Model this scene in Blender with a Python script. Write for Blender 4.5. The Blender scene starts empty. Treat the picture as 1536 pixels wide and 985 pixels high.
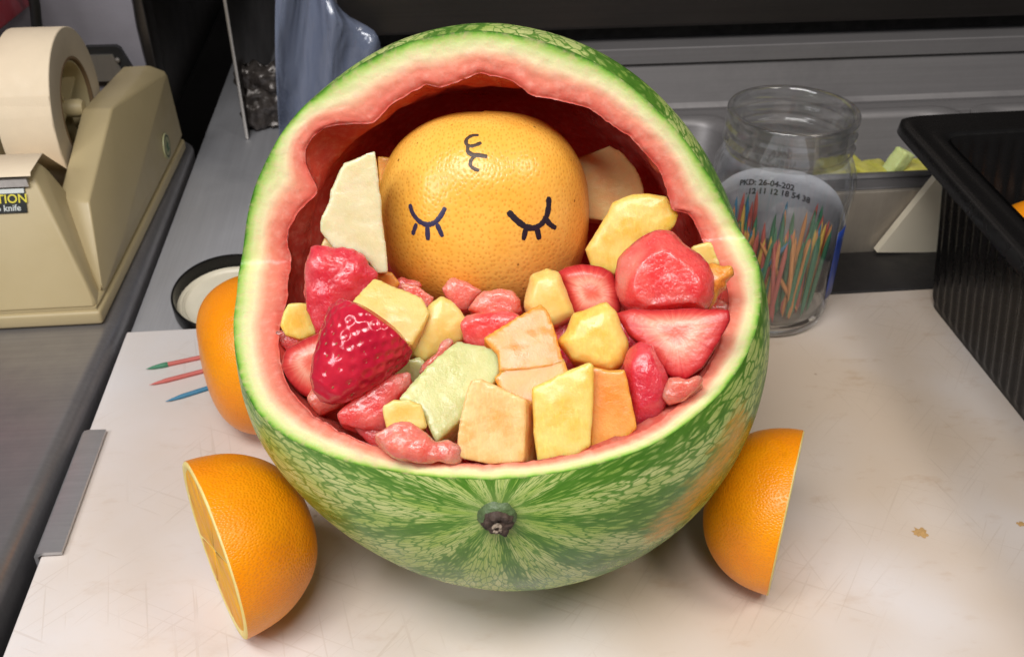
import bpy, bmesh, math, random
import numpy as np
from mathutils import Vector, Matrix, noise as mnoise
from mathutils.bvhtree import BVHTree
random.seed(7)
PI = math.pi
S = bpy.context.scene
C = S.collection
# ------------------------------------------------------------------ camera
F_PX, PITCH, YAW = 1500.0, math.radians(34.8), math.radians(5.5)
cd = bpy.data.cameras.new('camera'); cam = bpy.data.objects.new('camera', cd); C.objects.link(cam)
cam.location = (0, 0, 0.375)
cam.rotation_euler = (PI/2 - PITCH, 0, -YAW)
cd.sensor_fit = 'HORIZONTAL'; cd.sensor_width = 36; cd.lens = F_PX/1536*36
cd.clip_start = 0.01; cd.clip_end = 50
cd.dof.use_dof = True; cd.dof.focus_distance = 0.41; cd.dof.aperture_fstop = 24
S.camera = cam
# ------------------------------------------------------------------ light
w = bpy.data.worlds.new('World'); S.world = w; w.use_nodes = True
w.node_tree.nodes['Background'].inputs[0].default_value = (0.95, 0.97, 1.0, 1)
w.node_tree.nodes['Background'].inputs[1].default_value = 0.07
def area(name, loc, target, sx, sy, power, col):
    l = bpy.data.lights.new(name, 'AREA'); l.shape = 'RECTANGLE'; l.size = sx; l.size_y = sy
    l.energy = power; l.color = col
    o = bpy.data.objects.new(name, l); C.objects.link(o); o.location = loc
    o.rotation_euler = (Vector(target)-Vector(loc)).to_track_quat('-Z', 'Y').to_euler()
area('ceiling_lamp', (-0.22, -0.22, 1.22), (0.04, 0.40, 0.08), 0.75, 0.34, 16.5, (1.0, 0.975, 0.945))
area('left_lamp', (-0.80, -0.20, 0.85), (0.00, 0.42, 0.1), 0.38, 0.30, 4.8, (0.97, 0.97, 1.0))
area('right_lamp', (0.62, -0.05, 1.05), (0.05, 0.42, 0.1), 0.30, 0.22, 4.0, (1.0, 0.95, 0.88))
S.view_settings.view_transform = 'Standard'; S.view_settings.look = 'None'
S.view_settings.exposure = 0.0; S.view_settings.gamma = 1.0
S.cycles.max_bounces = 14; S.cycles.transmission_bounces = 12; S.cycles.transparent_max_bounces = 12
S.cycles.use_denoising = True
S.cycles.sample_clamp_indirect = 4.0
# ------------------------------------------------------------------ view geometry (pixels of the 1536 px photograph -> points of the place)
_f = np.array([math.sin(YAW)*math.cos(PITCH), math.cos(YAW)*math.cos(PITCH), -math.sin(PITCH)])
_r = np.array([math.cos(YAW), -math.sin(YAW), 0.0]); _u = np.cross(_r, _f)
P0 = np.array([0, 0, 0.375])
def ray(u, v):
    d = _f + _r*(u-768)/F_PX - _u*(v-492.5)/F_PX
    return d/np.linalg.norm(d)
def at(u, v, z=0.0):
    d = ray(u, v); return P0 + d*(z-P0[2])/d[2]
def atX(u, v, x):
    d = ray(u, v); return P0 + d*(x-P0[0])/d[0]
def atY(u, v, y):
    d = ray(u, v); return P0 + d*(y-P0[1])/d[1]
def on_plane(u, v, n, k):
    d = ray(u, v); return P0 + d*(k-n@P0)/(n@d)
def unit(a):
    a = np.asarray(a, float); return a/np.linalg.norm(a)
# ------------------------------------------------------------------ object helpers
def tag(o, label=None, cat=None, group=None, kind=None):
    if label: o['label'] = label
    if cat: o['category'] = cat
    if group: o['group'] = group
    if kind: o['kind'] = kind
    return o
def thing(name, label, cat, loc, group=None):
    o = bpy.data.objects.new(name, None); C.objects.link(o); o.location = tuple(loc); o.empty_display_size = 0.02
    return tag(o, label, cat, group)
def world_loc(o):
    v = Vector((0, 0, 0))
    while o is not None:
        v += o.location; o = o.parent
    return np.array(v)
def mesh_from(name, V, Fc, mat, smooth=True, attrs=None, angle=None):
    me = bpy.data.meshes.new(name)
    me.from_pydata([tuple(p) for p in V], [], [tuple(f) for f in Fc]); me.update()
    if mat: me.materials.append(mat)
    me.polygons.foreach_set('use_smooth', [bool(smooth)]*len(me.polygons))
    for k, a in (attrs or {}).items():
        a = np.asarray(a, float)
        if a.ndim == 1:
            at_ = me.attributes.new(k, 'FLOAT', 'POINT'); at_.data.foreach_set('value', a)
        else:
            at_ = me.attributes.new(k, 'FLOAT_VECTOR', 'POINT'); at_.data.foreach_set('vector', a.ravel())
    if angle is not None: me.set_sharp_from_angle(angle=math.radians(angle))
    return me
def obj(name, V, Fc, mat, parent=None, smooth=True, attrs=None, angle=None):
    V = np.asarray(V, float)
    if parent is not None: org = world_loc(parent)
    else:
        org = np.array([(V[:, 0].min()+V[:, 0].max())/2, (V[:, 1].min()+V[:, 1].max())/2, V[:, 2].min()])
    me = mesh_from(name, V-org, Fc, mat, smooth, attrs, angle)
    o = bpy.data.objects.new(name, me); C.objects.link(o)
    if parent is not None: o.parent = parent
    else: o.location = tuple(org)
    return o
class MB:
    """collects shapes into one mesh"""
    def __init__(s): s.V = []; s.F = []
    def add(s, V, Fc):
        b = len(s.V); s.V += [tuple(p) for p in V]; s.F += [tuple(i+b for i in f) for f in Fc]; return s
    def box(s, lo, hi, bev=0.0, M=None):
        bm = bmesh.new(); bmesh.ops.create_cube(bm, size=1.0)
        lo = Vector(lo); hi = Vector(hi)
        for v in bm.verts: v.co = Vector((lo[i]+(v.co[i]+.5)*(hi[i]-lo[i]) for i in range(3)))
        if bev: bmesh.ops.bevel(bm, geom=bm.edges[:], offset=bev, segments=3, affect='EDGES', profile=0.5)
        return s.bm(bm, M)
    def hull(s, pts, bev=0.0, seg=3):
        bm = bmesh.new()
        for p in pts: bm.verts.new(tuple(p))
        r = bmesh.ops.convex_hull(bm, input=bm.verts[:])
        bmesh.ops.dissolve_limit(bm, angle_limit=math.radians(4), verts=bm.verts[:], edges=bm.edges[:])
        if bev: bmesh.ops.bevel(bm, geom=bm.edges[:], offset=bev, segments=seg, affect='EDGES', profile=0.5)
        return s.bm(bm)
    def bm(s, bm, M=None):
        bm.verts.index_update()
        V = [(M @ v.co if M else v.co) for v in bm.verts]
        s.add(V, [[v.index for v in f.verts] for f in bm.faces]); bm.free(); return s
    def tube(s, pts, r, n=10, caps=True):
        pts = [np.asarray(p, float) for p in pts]
        rs = r if hasattr(r, '__len__') else [r]*len(pts)
        rings = []; up = np.array([0.13, 0.31, 0.94])
        for i, p in enumerate(pts):
            t = unit(pts[min(i+1, len(pts)-1)]-pts[max(i-1, 0)])
            a = unit(np.cross(t, up)); b = np.cross(t, a)
            rings.append([p+rs[i]*(a*math.cos(q)+b*math.sin(q)) for q in np.linspace(0, 2*PI, n, endpoint=False)])
        V = [p for R_ in rings for p in R_]
        Fc = [(i*n+k, i*n+(k+1) % n, (i+1)*n+(k+1) % n, (i+1)*n+k) for i in range(len(rings)-1) for k in range(n)]
        if caps: Fc += [tuple(range(n))[::-1], tuple(range((len(rings)-1)*n, len(rings)*n))]
        return s.add(V, Fc)
    def lathe(s, prof, org=(0, 0, 0), axis=(0, 0, 1), n=64, closed=False):
        axis = unit(axis); a = unit(np.cross(axis, [0.3, 0.2, 1] if abs(axis[2]) < .9 else [1, 0, 0])); b = np.cross(axis, a)
        V = []; org = np.asarray(org, float)
        for (r, h) in prof:
            for q in np.linspace(0, 2*PI, n, endpoint=False): V.append(org+axis*h+max(r, 1e-5)*(a*math.cos(q)+b*math.sin(q)))
        m = len(prof); Fc = []
        for i in range(m if closed else m-1):
            j = (i+1) % m
            for k in range(n): Fc.append((i*n+k, i*n+(k+1) % n, j*n+(k+1) % n, j*n+k))
        return s.add(V, Fc)
    def build(s, name, mat, parent=None, smooth=True, angle=35): return obj(name, s.V, s.F, mat, parent, smooth, None, angle)
def fbm(p, sc, off=0.0, o=3):
    q = Vector((p[0]*sc+off, p[1]*sc+off*1.7, p[2]*sc-off*.6)); return mnoise.fractal(q, 1.0, 2.0, o)
# ------------------------------------------------------------------ material helpers
def new_mat(name):
    m = bpy.data.materials.new(name); m.use_nodes = True
    nt = m.node_tree; return m, nt, nt.nodes['Principled BSDF']
class G:
    """small node-graph builder"""
    def __init__(s, nt): s.nt = nt
    def n(s, typ, **kw):
        nd = s.nt.nodes.new(typ)
        for k, v in kw.items(): setattr(nd, k, v)
        return nd
    def put(s, sock, v):
        if isinstance(v, bpy.types.NodeSocket): s.nt.links.new(v, sock)
        elif v is not None: sock.default_value = v
    def math(s, op, a, b=None, c=None, clamp=False):
        nd = s.n('ShaderNodeMath', operation=op, use_clamp=clamp)
        for i, x in enumerate((a, b, c)): s.put(nd.inputs[i], x) if x is not None else None
        return nd.outputs[0]
    def vmath(s, op, a, b=None, sc=None):
        nd = s.n('ShaderNodeVectorMath', operation=op); s.put(nd.inputs[0], a)
        if b is not None: s.put(nd.inputs[1], b)
        if sc is not None: s.put(nd.inputs['Scale'], sc)
        return nd.outputs['Value'] if op in ('LENGTH', 'DISTANCE', 'DOT_PRODUCT') else nd.outputs[0]
    def obj(s): return s.n('ShaderNodeTexCoord').outputs['Object']
    def gen(s): return s.n('ShaderNodeTexCoord').outputs['Generated']
    def attr(s, name, out='Fac'): return s.n('ShaderNodeAttribute', attribute_name=name).outputs[out]
    def noise(s, vec, scale, detail=3, rough=.5, dist=0.0, out=0):
        nd = s.n('ShaderNodeTexNoise'); s.put(nd.inputs['Vector'], vec); s.put(nd.inputs['Scale'], scale)
        nd.inputs['Detail'].default_value = detail; nd.inputs['Roughness'].default_value = rough; nd.inputs['Distortion'].default_value = dist
        return nd.outputs[out]
    def voro(s, vec, scale, feature='F1', rnd=1.0, out='Distance'):
        nd = s.n('ShaderNodeTexVoronoi', feature=feature); s.put(nd.inputs['Vector'], vec); s.put(nd.inputs['Scale'], scale)
        nd.inputs['Randomness'].default_value = rnd; return nd.outputs[out]
    def step(s, v, a, b, to=(0, 1)):
        nd = s.n('ShaderNodeMapRange', interpolation_type='SMOOTHSTEP'); s.put(nd.inputs[0], v)
        for i, x in zip((1, 2, 3, 4), (a, b, to[0], to[1])): s.put(nd.inputs[i], x)
        return nd.outputs[0]
    def mix(s, fac, a, b, blend='MIX'):
        nd = s.n('ShaderNodeMix', data_type='RGBA', blend_type=blend); s.put(nd.inputs[0], fac)
        for i, x in ((6, a), (7, b)):
            if isinstance(x, tuple) and len(x) == 3: x = (*x, 1)
            s.put(nd.inputs[i], x)
        return nd.outputs[2]
    def ramp(s, fac, stops):
        nd = s.n('ShaderNodeValToRGB'); s.put(nd.inputs[0], fac); el = nd.color_ramp.elements
        while len(el) < len(stops): el.new(0.5)
        for e, (p, c) in zip(el, stops): e.position = p; e.color = (*c, 1)
        return nd.outputs[0]
    def bump(s, h, strength=.3, dist=.001, prev=None):
        nd = s.n('ShaderNodeBump'); s.put(nd.inputs['Height'], h); nd.inputs['Strength'].default_value = strength; nd.inputs['Distance'].default_value = dist
        if prev is not None: s.put(nd.inputs['Normal'], prev)
        return nd.outputs[0]
    def mapping(s, vec, scale=(1, 1, 1), rot=(0, 0, 0)):
        nd = s.n('ShaderNodeMapping'); s.put(nd.inputs[0], vec); nd.inputs['Scale'].default_value = scale; nd.inputs['Rotation'].default_value = rot
        return nd.outputs[0]
def setp(b, g, **kw):
    names = dict(col='Base Color', rough='Roughness', metal='Metallic', normal='Normal', spec='Specular IOR Level', sss='Subsurface Weight', sssr='Subsurface Radius', ssss='Subsurface Scale', trans='Transmission Weight', ior='IOR', coat='Coat Weight', coatr='Coat Roughness', alpha='Alpha')
    for k, v in kw.items():
        if k == 'col' and isinstance(v, tuple) and len(v) == 3: v = (*v, 1)
        g.put(b.inputs[names[k]], v)
def simple(name, col, rough=.5, metal=0.0, nscale=60, namp=.15, bump=0.0, bscale=300, **kw):
    m, nt, b = new_mat(name); g = G(nt); o = g.obj()
    n = g.noise(o, nscale, 4, .6)
    c = g.mix(n, tuple(x*(1-namp) for x in col), tuple(min(1, x*(1+namp)) for x in col))
    setp(b, g, col=c, rough=rough, metal=metal, **kw)
    r = g.noise(o, nscale*1.7, 3); g.put(b.inputs['Roughness'], g.step(r, .2, .8, (max(.03, rough*.8), min(1, rough*1.2))))
    if bump: setp(b, g, normal=g.bump(g.noise(o, bscale, 3), bump, .001))
    return m
def steel(name, col, rough, streak=(400, 12, 400), metal=.85, blot=.4):
    m, nt, b = new_mat(name); g = G(nt); o = g.obj()
    st = g.noise(g.mapping(o, streak), 1.0, 3, .6); bl = g.noise(o, 14, 5, .65)
    c = g.mix(st, tuple(x*.82 for x in col), tuple(x*1.12 for x in col))
    c = g.mix(g.step(bl, .35, .75, (0, blot)), c, tuple(x*.45 for x in col))
    setp(b, g, col=c, metal=metal, rough=g.step(bl, .2, .8, (rough*.8, min(1, rough*1.25))), normal=g.bump(st, .06, .0005))
    return m
# ------------------------------------------------------------------ materials
def m_flesh():   # cut wall of the melon: skin, pale rind, pink, red
    m, nt, b = new_mat('melon_flesh'); g = G(nt); o = g.obj(); d = g.attr('depth')
    n1 = g.noise(o, 55, 4, .6); n2 = g.noise(o, 260, 3, .6); n3 = g.noise(o, 18, 2)
    dd = g.math('ADD', d, g.math('MULTIPLY', g.math('SUBTRACT', n1, .5), .17))
    dd = g.math('ADD', dd, g.math('MULTIPLY', g.math('SUBTRACT', n3, .5), .14))
    c = g.ramp(dd, [(0.0, (.05, .17, .015)), (.035, (.15, .36, .04)), (.10, (.38, .56, .13)), (.22, (.66, .71, .33)), (.38, (.80, .71, .42)), (.50, (.82, .46, .29)), (.62, (.76, .26, .17)), (.84, (.72, .17, .12)), (.97, (.66, .11, .08)), (1.0, (.62, .075, .055))])
    c = g.mix(g.step(n2, .42, .78, (0, .32)), c, (.86, .5, .4))
    n = g.bump(n2, .35, .0009); n = g.bump(g.noise(o, 900, 3, .7), .35, .0004, n); n = g.bump(g.noise(o, 90, 4, .6), .15, .0015, n)
    setp(b, g, col=c, rough=g.step(n1, .3, .7, (.25, .42)), sss=.22, sssr=(1, .35, .25), ssss=.006, normal=n, spec=.45)
    return m
def m_rind(patch_dir):
    m, nt, b = new_mat('melon_rind'); g = G(nt); q = g.attr('polar', 'Vector')
    sep = g.n('ShaderNodeSeparateXYZ'); g.put(sep.inputs[0], q); cx, sy, lat = sep.outputs
    az = g.math('ARCTAN2', sy, cx)
    def vec(k, l):
        cb = g.n('ShaderNodeCombineXYZ'); g.put(cb.inputs[0], g.math('MULTIPLY', cx, k)); g.put(cb.inputs[1], g.math('MULTIPLY', sy, k)); g.put(cb.inputs[2], g.math('MULTIPLY', lat, l)); return cb.outputs[0]
    warp = g.noise(vec(7, 5), 1.0, 3, .6, out=1)
    v = g.vmath('ADD', vec(25, 13), g.vmath('SCALE', g.vmath('SUBTRACT', warp, (.5, .5, .5)), sc=2.0))
    e = g.voro(v, 1.0, 'DISTANCE_TO_EDGE'); e2 = g.voro(g.vmath('ADD', v, (3.1, 7.7, 1.3)), 2.3, 'DISTANCE_TO_EDGE')
    wv = g.noise(vec(4.5, 3.2), 1.0, 4, .65)
    st = g.math('SINE', g.math('ADD', g.math('MULTIPLY', az, 10.0), g.math('MULTIPLY', wv, 6.5)))
    st = g.math('ADD', st, g.math('MULTIPLY', g.math('SUBTRACT', g.noise(vec(30, 9), 1.0, 3, .7), .5), 2.2))
    o = g.obj()
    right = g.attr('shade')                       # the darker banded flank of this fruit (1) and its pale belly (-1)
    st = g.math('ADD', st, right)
    stripe = g.step(st, -.05, .95)
    thr = g.math('ADD', g.math('MULTIPLY', stripe, .30), g.math('MULTIPLY', g.noise(vec(13, 7), 1.0, 2), .16))
    vein = g.math('SUBTRACT', 1.0, g.step(e, g.math('MULTIPLY', thr, .30), g.math('ADD', thr, .045)))
    vein2 = g.math('MULTIPLY', g.math('SUBTRACT', 1.0, g.step(e2, .0, .13)), g.math('ADD', .28, g.math('MULTIPLY', stripe, .4)))
    tone = g.noise(vec(5, 3), 1.0, 3, .6); fine = g.noise(vec(60, 26), 1.0, 3, .7)
    light = g.mix(g.step(tone, .3, .7), (.40, .54, .10), (.66, .70, .28))
    light = g.mix(g.step(fine, .4, .8, (0, .3)), light, (.30, .45, .08))
    light = g.mix(g.math('MULTIPLY', stripe, .55), light, (.22, .41, .055))
    dark = g.mix(g.noise(vec(22, 12), 1.0, 3), (.022, .12, .008), (.12, .30, .028))
    dark = g.mix(stripe, g.mix(.35, dark, (.16, .36, .05)), dark)
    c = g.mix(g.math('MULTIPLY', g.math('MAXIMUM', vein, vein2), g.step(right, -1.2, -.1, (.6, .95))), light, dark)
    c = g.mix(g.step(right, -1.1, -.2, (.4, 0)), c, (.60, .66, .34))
    pole = g.step(lat, .03, .14, (.35, 0)); c = g.mix(pole, c, (.36, .46, .16))
    pt = g.attr('patch'); pn = g.noise(vec(16, 9), 1.0, 4, .7)
    pm = g.step(g.math('ADD', pt, g.math('MULTIPLY', g.math('SUBTRACT', pn, .5), .9)), .42, .75)
    c = g.mix(g.math('MULTIPLY', pm, g.step(g.noise(vec(34, 16), 1.0, 4, .7), .36, .60, (.35, .95))), c, (.66, .34, .02))
    n = g.bump(g.noise(o, 60, 3), .15, .002); n = g.bump(e, .06, .0006, n)
    setp(b, g, col=c, rough=g.step(g.noise(o, 90, 3), .3, .7, (.24, .40)), spec=.28, normal=n)
    return m
def m_peel(name, c1, c2, pore=620, dots=False):
    m, nt, b = new_mat(name); g = G(nt); o = g.obj()
    big = g.noise(o, 32, 4, .6)
    warp = g.vmath('ADD', o, g.vmath('SCALE', g.noise(o, 200, 2, .5, out=1), sc=.0012))
    sk = g.attr('skin', 'Vector'); vn = g.n('ShaderNodeTexVoronoi', feature='F1', voronoi_dimensions='2D'); g.put(vn.inputs['Vector'], sk); vn.inputs['Scale'].default_value = pore; vn.inputs['Randomness'].default_value = .8; vd = vn.outputs['Distance']; lump = g.noise(o, 130, 3); c = g.mix(g.step(big, .3, .7), c1, c2)
    if dots:
        sp = g.noise(o, 45, 2)
        c = g.mix(g.math('MULTIPLY', g.step(vd, .06, .34, (.50, 0)), g.step(lump, .2, .55, (.35, 1))), c, (.60, .20, .015))
        blush = g.attr('blush'); c = g.mix(g.math('MULTIPLY', blush, .5), c, (.78, .24, .09))
        spk = g.voro(o, 75, 'F1', 1.0); c = g.mix(g.step(spk, .035, .07, (.75, 0)), c, (.10, .045, .01))
    else:
        c = g.mix(g.step(vd, .1, .4, (.25, 0)), c, tuple(x*.7 for x in c1))
    n = g.bump(g.step(vd, .05, .5), .30 if not dots else .16, .0005); n = g.bump(g.noise(o, 420, 3), .25, .0006, n); n = g.bump(big, .2, .004, n)
    setp(b, g, col=c, rough=.34 if not dots else .27, spec=.38, sss=.06, sssr=(1, .4, .1), ssss=.004, normal=n)
    return m
def m_fruit(name, c1, c2, c3=None, sss=.25, rough=.36, sc=90, bump=.4, fib=False, rad=(1, .5, .3), wet=.12, grain=0.0, ss=.016, spec=.42):
    m, nt, b = new_mat(name); g = G(nt); o = g.obj(); l = g.attr('loc', 'Vector')
    n1 = g.noise(o, sc, 4, .6); n2 = g.noise(o, sc*6, 3, .65); n3 = g.noise(o, sc*.35, 2)
    c = g.mix(g.step(n1, .3, .7), c1, c2)
    if c3: c = g.mix(g.step(n3, .48, .70, (0, .85)), c, c3)
    c = g.mix(g.step(n2, .5, .85, (0, .25)), c, tuple(min(1, x*1.35+.04) for x in c2))
    if fib: 
        f = g.noise(g.mapping(o, (900, 260, 260), (.3, .5, .2)), 1.0, 3, .6); c = g.mix(g.step(f, .45, .75, (0, .35)), c, tuple(min(1, x*1.3) for x in c2)); n2 = f
    n = g.bump(n2, bump*.55, .0005)
    if grain: n = g.bump(g.math('MULTIPLY', g.voro(g.vmath('ADD', o, g.vmath('SCALE', g.noise(o, 300, 2, .5, out=1), sc=.002)), 620, 'F1'), -1), grain, .0007, n)
    n = g.bump(n1, bump*.5, .0012, n); n = g.bump(g.noise(o, 1500, 2, .6), .30 + .35*(grain > 0), .0003, n)
    setp(b, g, col=c, rough=g.step(n1, .3, .7, (rough*.7, rough*1.4)), sss=sss, sssr=rad, ssss=ss, normal=n, spec=spec, coat=wet, coatr=.15)
    return m
def m_slice(name):   # sliced strawberry: pale heart, streaks, red rim
    m, nt, b = new_mat(name); g = G(nt); l = g.attr('loc', 'Vector'); o = g.obj()
    sep = g.n('ShaderNodeSeparateXYZ'); g.put(sep.inputs[0], l)
    cb = g.n('ShaderNodeCombineXYZ'); g.put(cb.inputs[0], sep.outputs[0]); g.put(cb.inputs[1], sep.outputs[1])
    r = g.vmath('LENGTH', cb.outputs[0]); dirv = g.vmath('NORMALIZE', cb.outputs[0])
    st = g.noise(g.vmath('ADD', g.vmath('SCALE', dirv, sc=11.0), g.vmath('SCALE', cb.outputs[0], sc=.6)), 1.0, 2, .6)
    rr = g.math('ADD', r, g.math('MULTIPLY', g.math('SUBTRACT', st, .5), .38))
    c = g.ramp(rr, [(0, (.72, .11, .07)), (.20, (.74, .17, .11)), (.38, (.80, .36, .25)), (.56, (.72, .19, .13)), (.76, (.60, .06, .05)), (1.0, (.42, .012, .02))])
    c = g.mix(g.step(sep.outputs[2], .12, .3), c, (.45, .015, .025))
    n = g.bump(g.noise(o, 400, 3), .35, .0008)
    setp(b, g, col=c, rough=.33, sss=.25, sssr=(1, .35, .25), ssss=.006, normal=n, spec=.4)
    return m
def m_board():
    m, nt, b = new_mat('board_plastic'); g = G(nt); o = g.obj()
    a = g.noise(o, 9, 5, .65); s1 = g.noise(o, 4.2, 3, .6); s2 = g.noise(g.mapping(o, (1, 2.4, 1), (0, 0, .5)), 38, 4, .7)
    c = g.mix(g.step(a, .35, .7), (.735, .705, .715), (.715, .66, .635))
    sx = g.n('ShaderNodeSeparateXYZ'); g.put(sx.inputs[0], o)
    stain = g.math('MULTIPLY', g.step(g.math('ADD', sx.outputs[0], g.math('MULTIPLY', s1, .35)), -.46, -.16, (.06, 1)), g.step(s1, .22, .58))  # brown stains, strengthened to the right to paint in shade around the melon
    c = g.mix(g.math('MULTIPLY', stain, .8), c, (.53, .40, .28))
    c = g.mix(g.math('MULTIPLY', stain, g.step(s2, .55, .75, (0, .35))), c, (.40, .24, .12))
    spk = g.voro(o, 30, 'F1', 1.0); c = g.mix(g.step(spk, .018, .045, (.5, 0)), c, (.25, .15, .09))
    scr = None
    for k, (rot, sc) in enumerate(((.5, 1), (-.75, 1.3), (1.35, .8), (2.2, 1.1))):
        wv = g.noise(g.mapping(g.mapping(o, (1, 1, 1), (0, 0, rot)), (9, 520*sc, 1)), 1.0, 1, .4)
        ln = g.step(wv, .665, .70); scr = ln if scr is None else g.math('MAXIMUM', scr, ln)
    scr = g.math('MULTIPLY', scr, g.step(g.noise(o, 21, 2), .48, .6))
    c = g.mix(g.math('MULTIPLY', scr, .19), c, (.40, .30, .22))
    n = g.bump(g.math('MULTIPLY', scr, -1), .12, .0006); n = g.bump(g.noise(o, 240, 3), .10, .0006, n)
    setp(b, g, col=c, rough=g.step(a, .3, .7, (.36, .52)), spec=.42, normal=n, sss=.05, ssss=.004, sssr=(1, .8, .7))
    return m
def m_jar(name):      # thick refracting neck and base, thin wall between
    m, nt, b = new_mat(name); g = G(nt); o = g.obj()
    setp(b, g, col=(.97, .985, .98), rough=.0, trans=1.0, ior=1.47, normal=g.bump(g.noise(o, 45, 2), .05, .002))
    tr = g.n('ShaderNodeBsdfTransparent'); tr.inputs[0].default_value = (.985, .99, .99, 1); gl = g.n('ShaderNodeBsdfGlossy'); gl.inputs['Roughness'].default_value = .05
    lw = g.n('ShaderNodeLayerWeight'); lw.inputs[0].default_value = .5; fz = g.math('ADD', .075, g.math('MULTIPLY', g.math('POWER', lw.outputs['Facing'], 4.0), .75)); mx = g.n('ShaderNodeMixShader')
    g.put(mx.inputs[0], fz); g.put(mx.inputs[1], tr.outputs[0]); g.put(mx.inputs[2], gl.outputs[0])
    sx = g.n('ShaderNodeSeparateXYZ'); g.put(sx.inputs[0], o); z = sx.outputs[2]
    thin = g.math('MULTIPLY', g.step(z, .008, .012), g.step(z, .108, .118, (1, .6)))
    m2 = g.n('ShaderNodeMixShader'); g.put(m2.inputs[0], thin); g.put(m2.inputs[1], b.outputs[0]); g.put(m2.inputs[2], mx.outputs[0])
    out = [x for x in nt.nodes if x.type == 'OUTPUT_MATERIAL'][0]; nt.links.new(m2.outputs[0], out.inputs[0]); return m
def m_glass(name, tint=(1, 1, 1), rough=.0):
    m, nt, b = new_mat(name); g = G(nt); o = g.obj()
    setp(b, g, col=tint, rough=rough, trans=1.0, ior=1.47, normal=g.bump(g.noise(o, 45, 2), .05, .002)); return m
M = {}
M['flesh'] = m_flesh()
M['orange_peel'] = m_peel('orange_peel', (.90, .26, .001), (.94, .32, .003))
M['grapefruit_peel'] = m_peel('grapefruit_peel', (.85, .41, .05), (.90, .50, .09)  , 400, True)
M['cantaloupe'] = m_fruit('cantaloupe', (.84, .25, .03), (.88, .32, .055), sss=.8, wet=.2)
M['cantaloupe_pale'] = m_fruit('cantaloupe_pale', (.84, .38, .11), (.88, .52, .22), bump=.75, fib=True, sss=.45, wet=.3)
M['pineapple'] = m_fruit('pineapple', (.82, .47, .075), (.86, .58, .17), (.82, .37, .015), fib=True, sss=.8, wet=.2)
M['pineapple_pale'] = m_fruit('pineapple_pale', (.78, .48, .115), (.82, .57, .20), sss=.8, wet=.2)
M['orange_flesh'] = m_fruit('orange_flesh', (.80, .20, .03), (.88, .36, .06), (.72, .10, .05), sss=.6, grain=.5, wet=.3)
M['honeydew'] = m_fruit('honeydew', (.52, .53, .21), (.60, .58, .26), rough=.24, sss=.8, wet=.2)
M['honeydew_pale'] = m_fruit('honeydew_pale', (.68, .59, .34), (.74, .65, .42), rough=.22, sss=.8, wet=.2)
M['melon_two'] = m_fruit('rind_end', (.70, .36, .14), (.62, .42, .16), (.50, .48, .16))
M['watermelon'] = m_fruit('watermelon', (.74, .055, .06), (.80, .13, .11), c3=(.80, .33, .25), sss=1.0, ss=.022, rough=.17, sc=120, bump=.7, rad=(1, .25, .2), grain=.4, wet=.4)
M['watermelon_light'] = m_fruit('watermelon_light', (.80, .13, .10), (.84, .22, .16), c3=(.84, .46, .36), sss=1.0, ss=.022, rough=.18, sc=120, bump=.8, rad=(1, .3, .2), grain=.4, wet=.4)
M['watermelon_dark'] = m_fruit('watermelon_dark', (.58, .025, .05), (.68, .075, .09), c3=(.74, .20, .19), sss=.95, ss=.02, rough=.16, sc=130, bump=.8, rad=(1, .2, .2), grain=.4, wet=.4)
M['slice'] = m_slice('strawberry_slice')
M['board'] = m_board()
M['counter_steel'] = steel('counter_steel', (.37, .355, .36), .36, (6, 420, 400), metal=.75)
M['table_steel'] = steel('table_steel', (.55, .55, .58), .5, (420, 7, 400), blot=.15, metal=.6)
M['rail_steel'] = steel('rail_steel', (.24, .228, .23), .60, (6, 300, 420), metal=.6)
M['dark_steel'] = steel('dark_steel', (.085, .075, .07), .36, (6, 400, 400))
M['bright_steel'] = steel('bright_steel', (.56, .53, .49), .34, (420, 420, 10))
M['rail_face'] = steel('rail_face', (.46, .40, .33), .5, (420, 420, 10), metal=.4)
M['clip_steel'] = steel('clip_steel', (.62, .62, .63), .42, (30, 500, 30), blot=.35)
M['panel_grey'] = simple('panel_grey', (.20, .19, .215), .62, .1, 40, .12, .15, 500)
M['void'] = simple('void_black', (.012, .011, .011), .8)
M['gasket'] = simple('gasket_black', (.022, .020, .020), .5, bump=.2)
M['black_plastic'] = simple('black_plastic', (.006, .0055, .0055), .27, bump=.05, bscale=150, spec=.35)
M['beige'] = simple('beige_plastic', (.43, .345, .19), .42, 0, 30, .06, .05, 900)
M['beige_dark'] = simple('beige_hub_plastic', (.50, .41, .23), .5, 0, 30, .08)  # separate beige tone for the dispenser hub
M['tape'] = simple('tape_paper', (.70, .58, .42), .7, 0, 90, .05, .15, 1200)
M['tape_side'] = simple('tape_side', (.50, .42, .31), .75, 0, 30, .12, .2, 900)
M['core'] = simple('cardboard_core', (.19, .12, .06), .85)
M['red_plastic'] = simple('red_plastic', (.42, .03, .05), .4)
M['black_rubber'] = simple('black_rubber', (.015, .015, .015), .5)
M['lid_cream'] = simple('lid_cream', (.66, .60, .47), .45, 0, 70, .12)
M['cream_board'] = simple('cream_board', (.90, .81, .64), .5, 0, 30, .04)
M['ink'] = simple('marker_ink', (.018, .012, .022), .4, 0, 900, .5)
M['ink_blue'] = simple('marker_ink_blue', (.030, .026, .075), .4, 0, 900, .5)
M['ink_brown'] = simple('marker_ink_thin', (.055, .028, .016), .5, 0, 900, .6)
M['stem'] = simple('stem_scar', (.060, .036, .026), .75, 0, 420, .9, .9, 600)
M['stem_tip'] = simple('stem_scar_pale', (.30, .23, .17), .7, 0, 700, .5, .8, 900)
M['stem_collar'] = simple('stem_collar', (.085, .13, .05), .5, 0, 500, .5, .6, 600)
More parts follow.
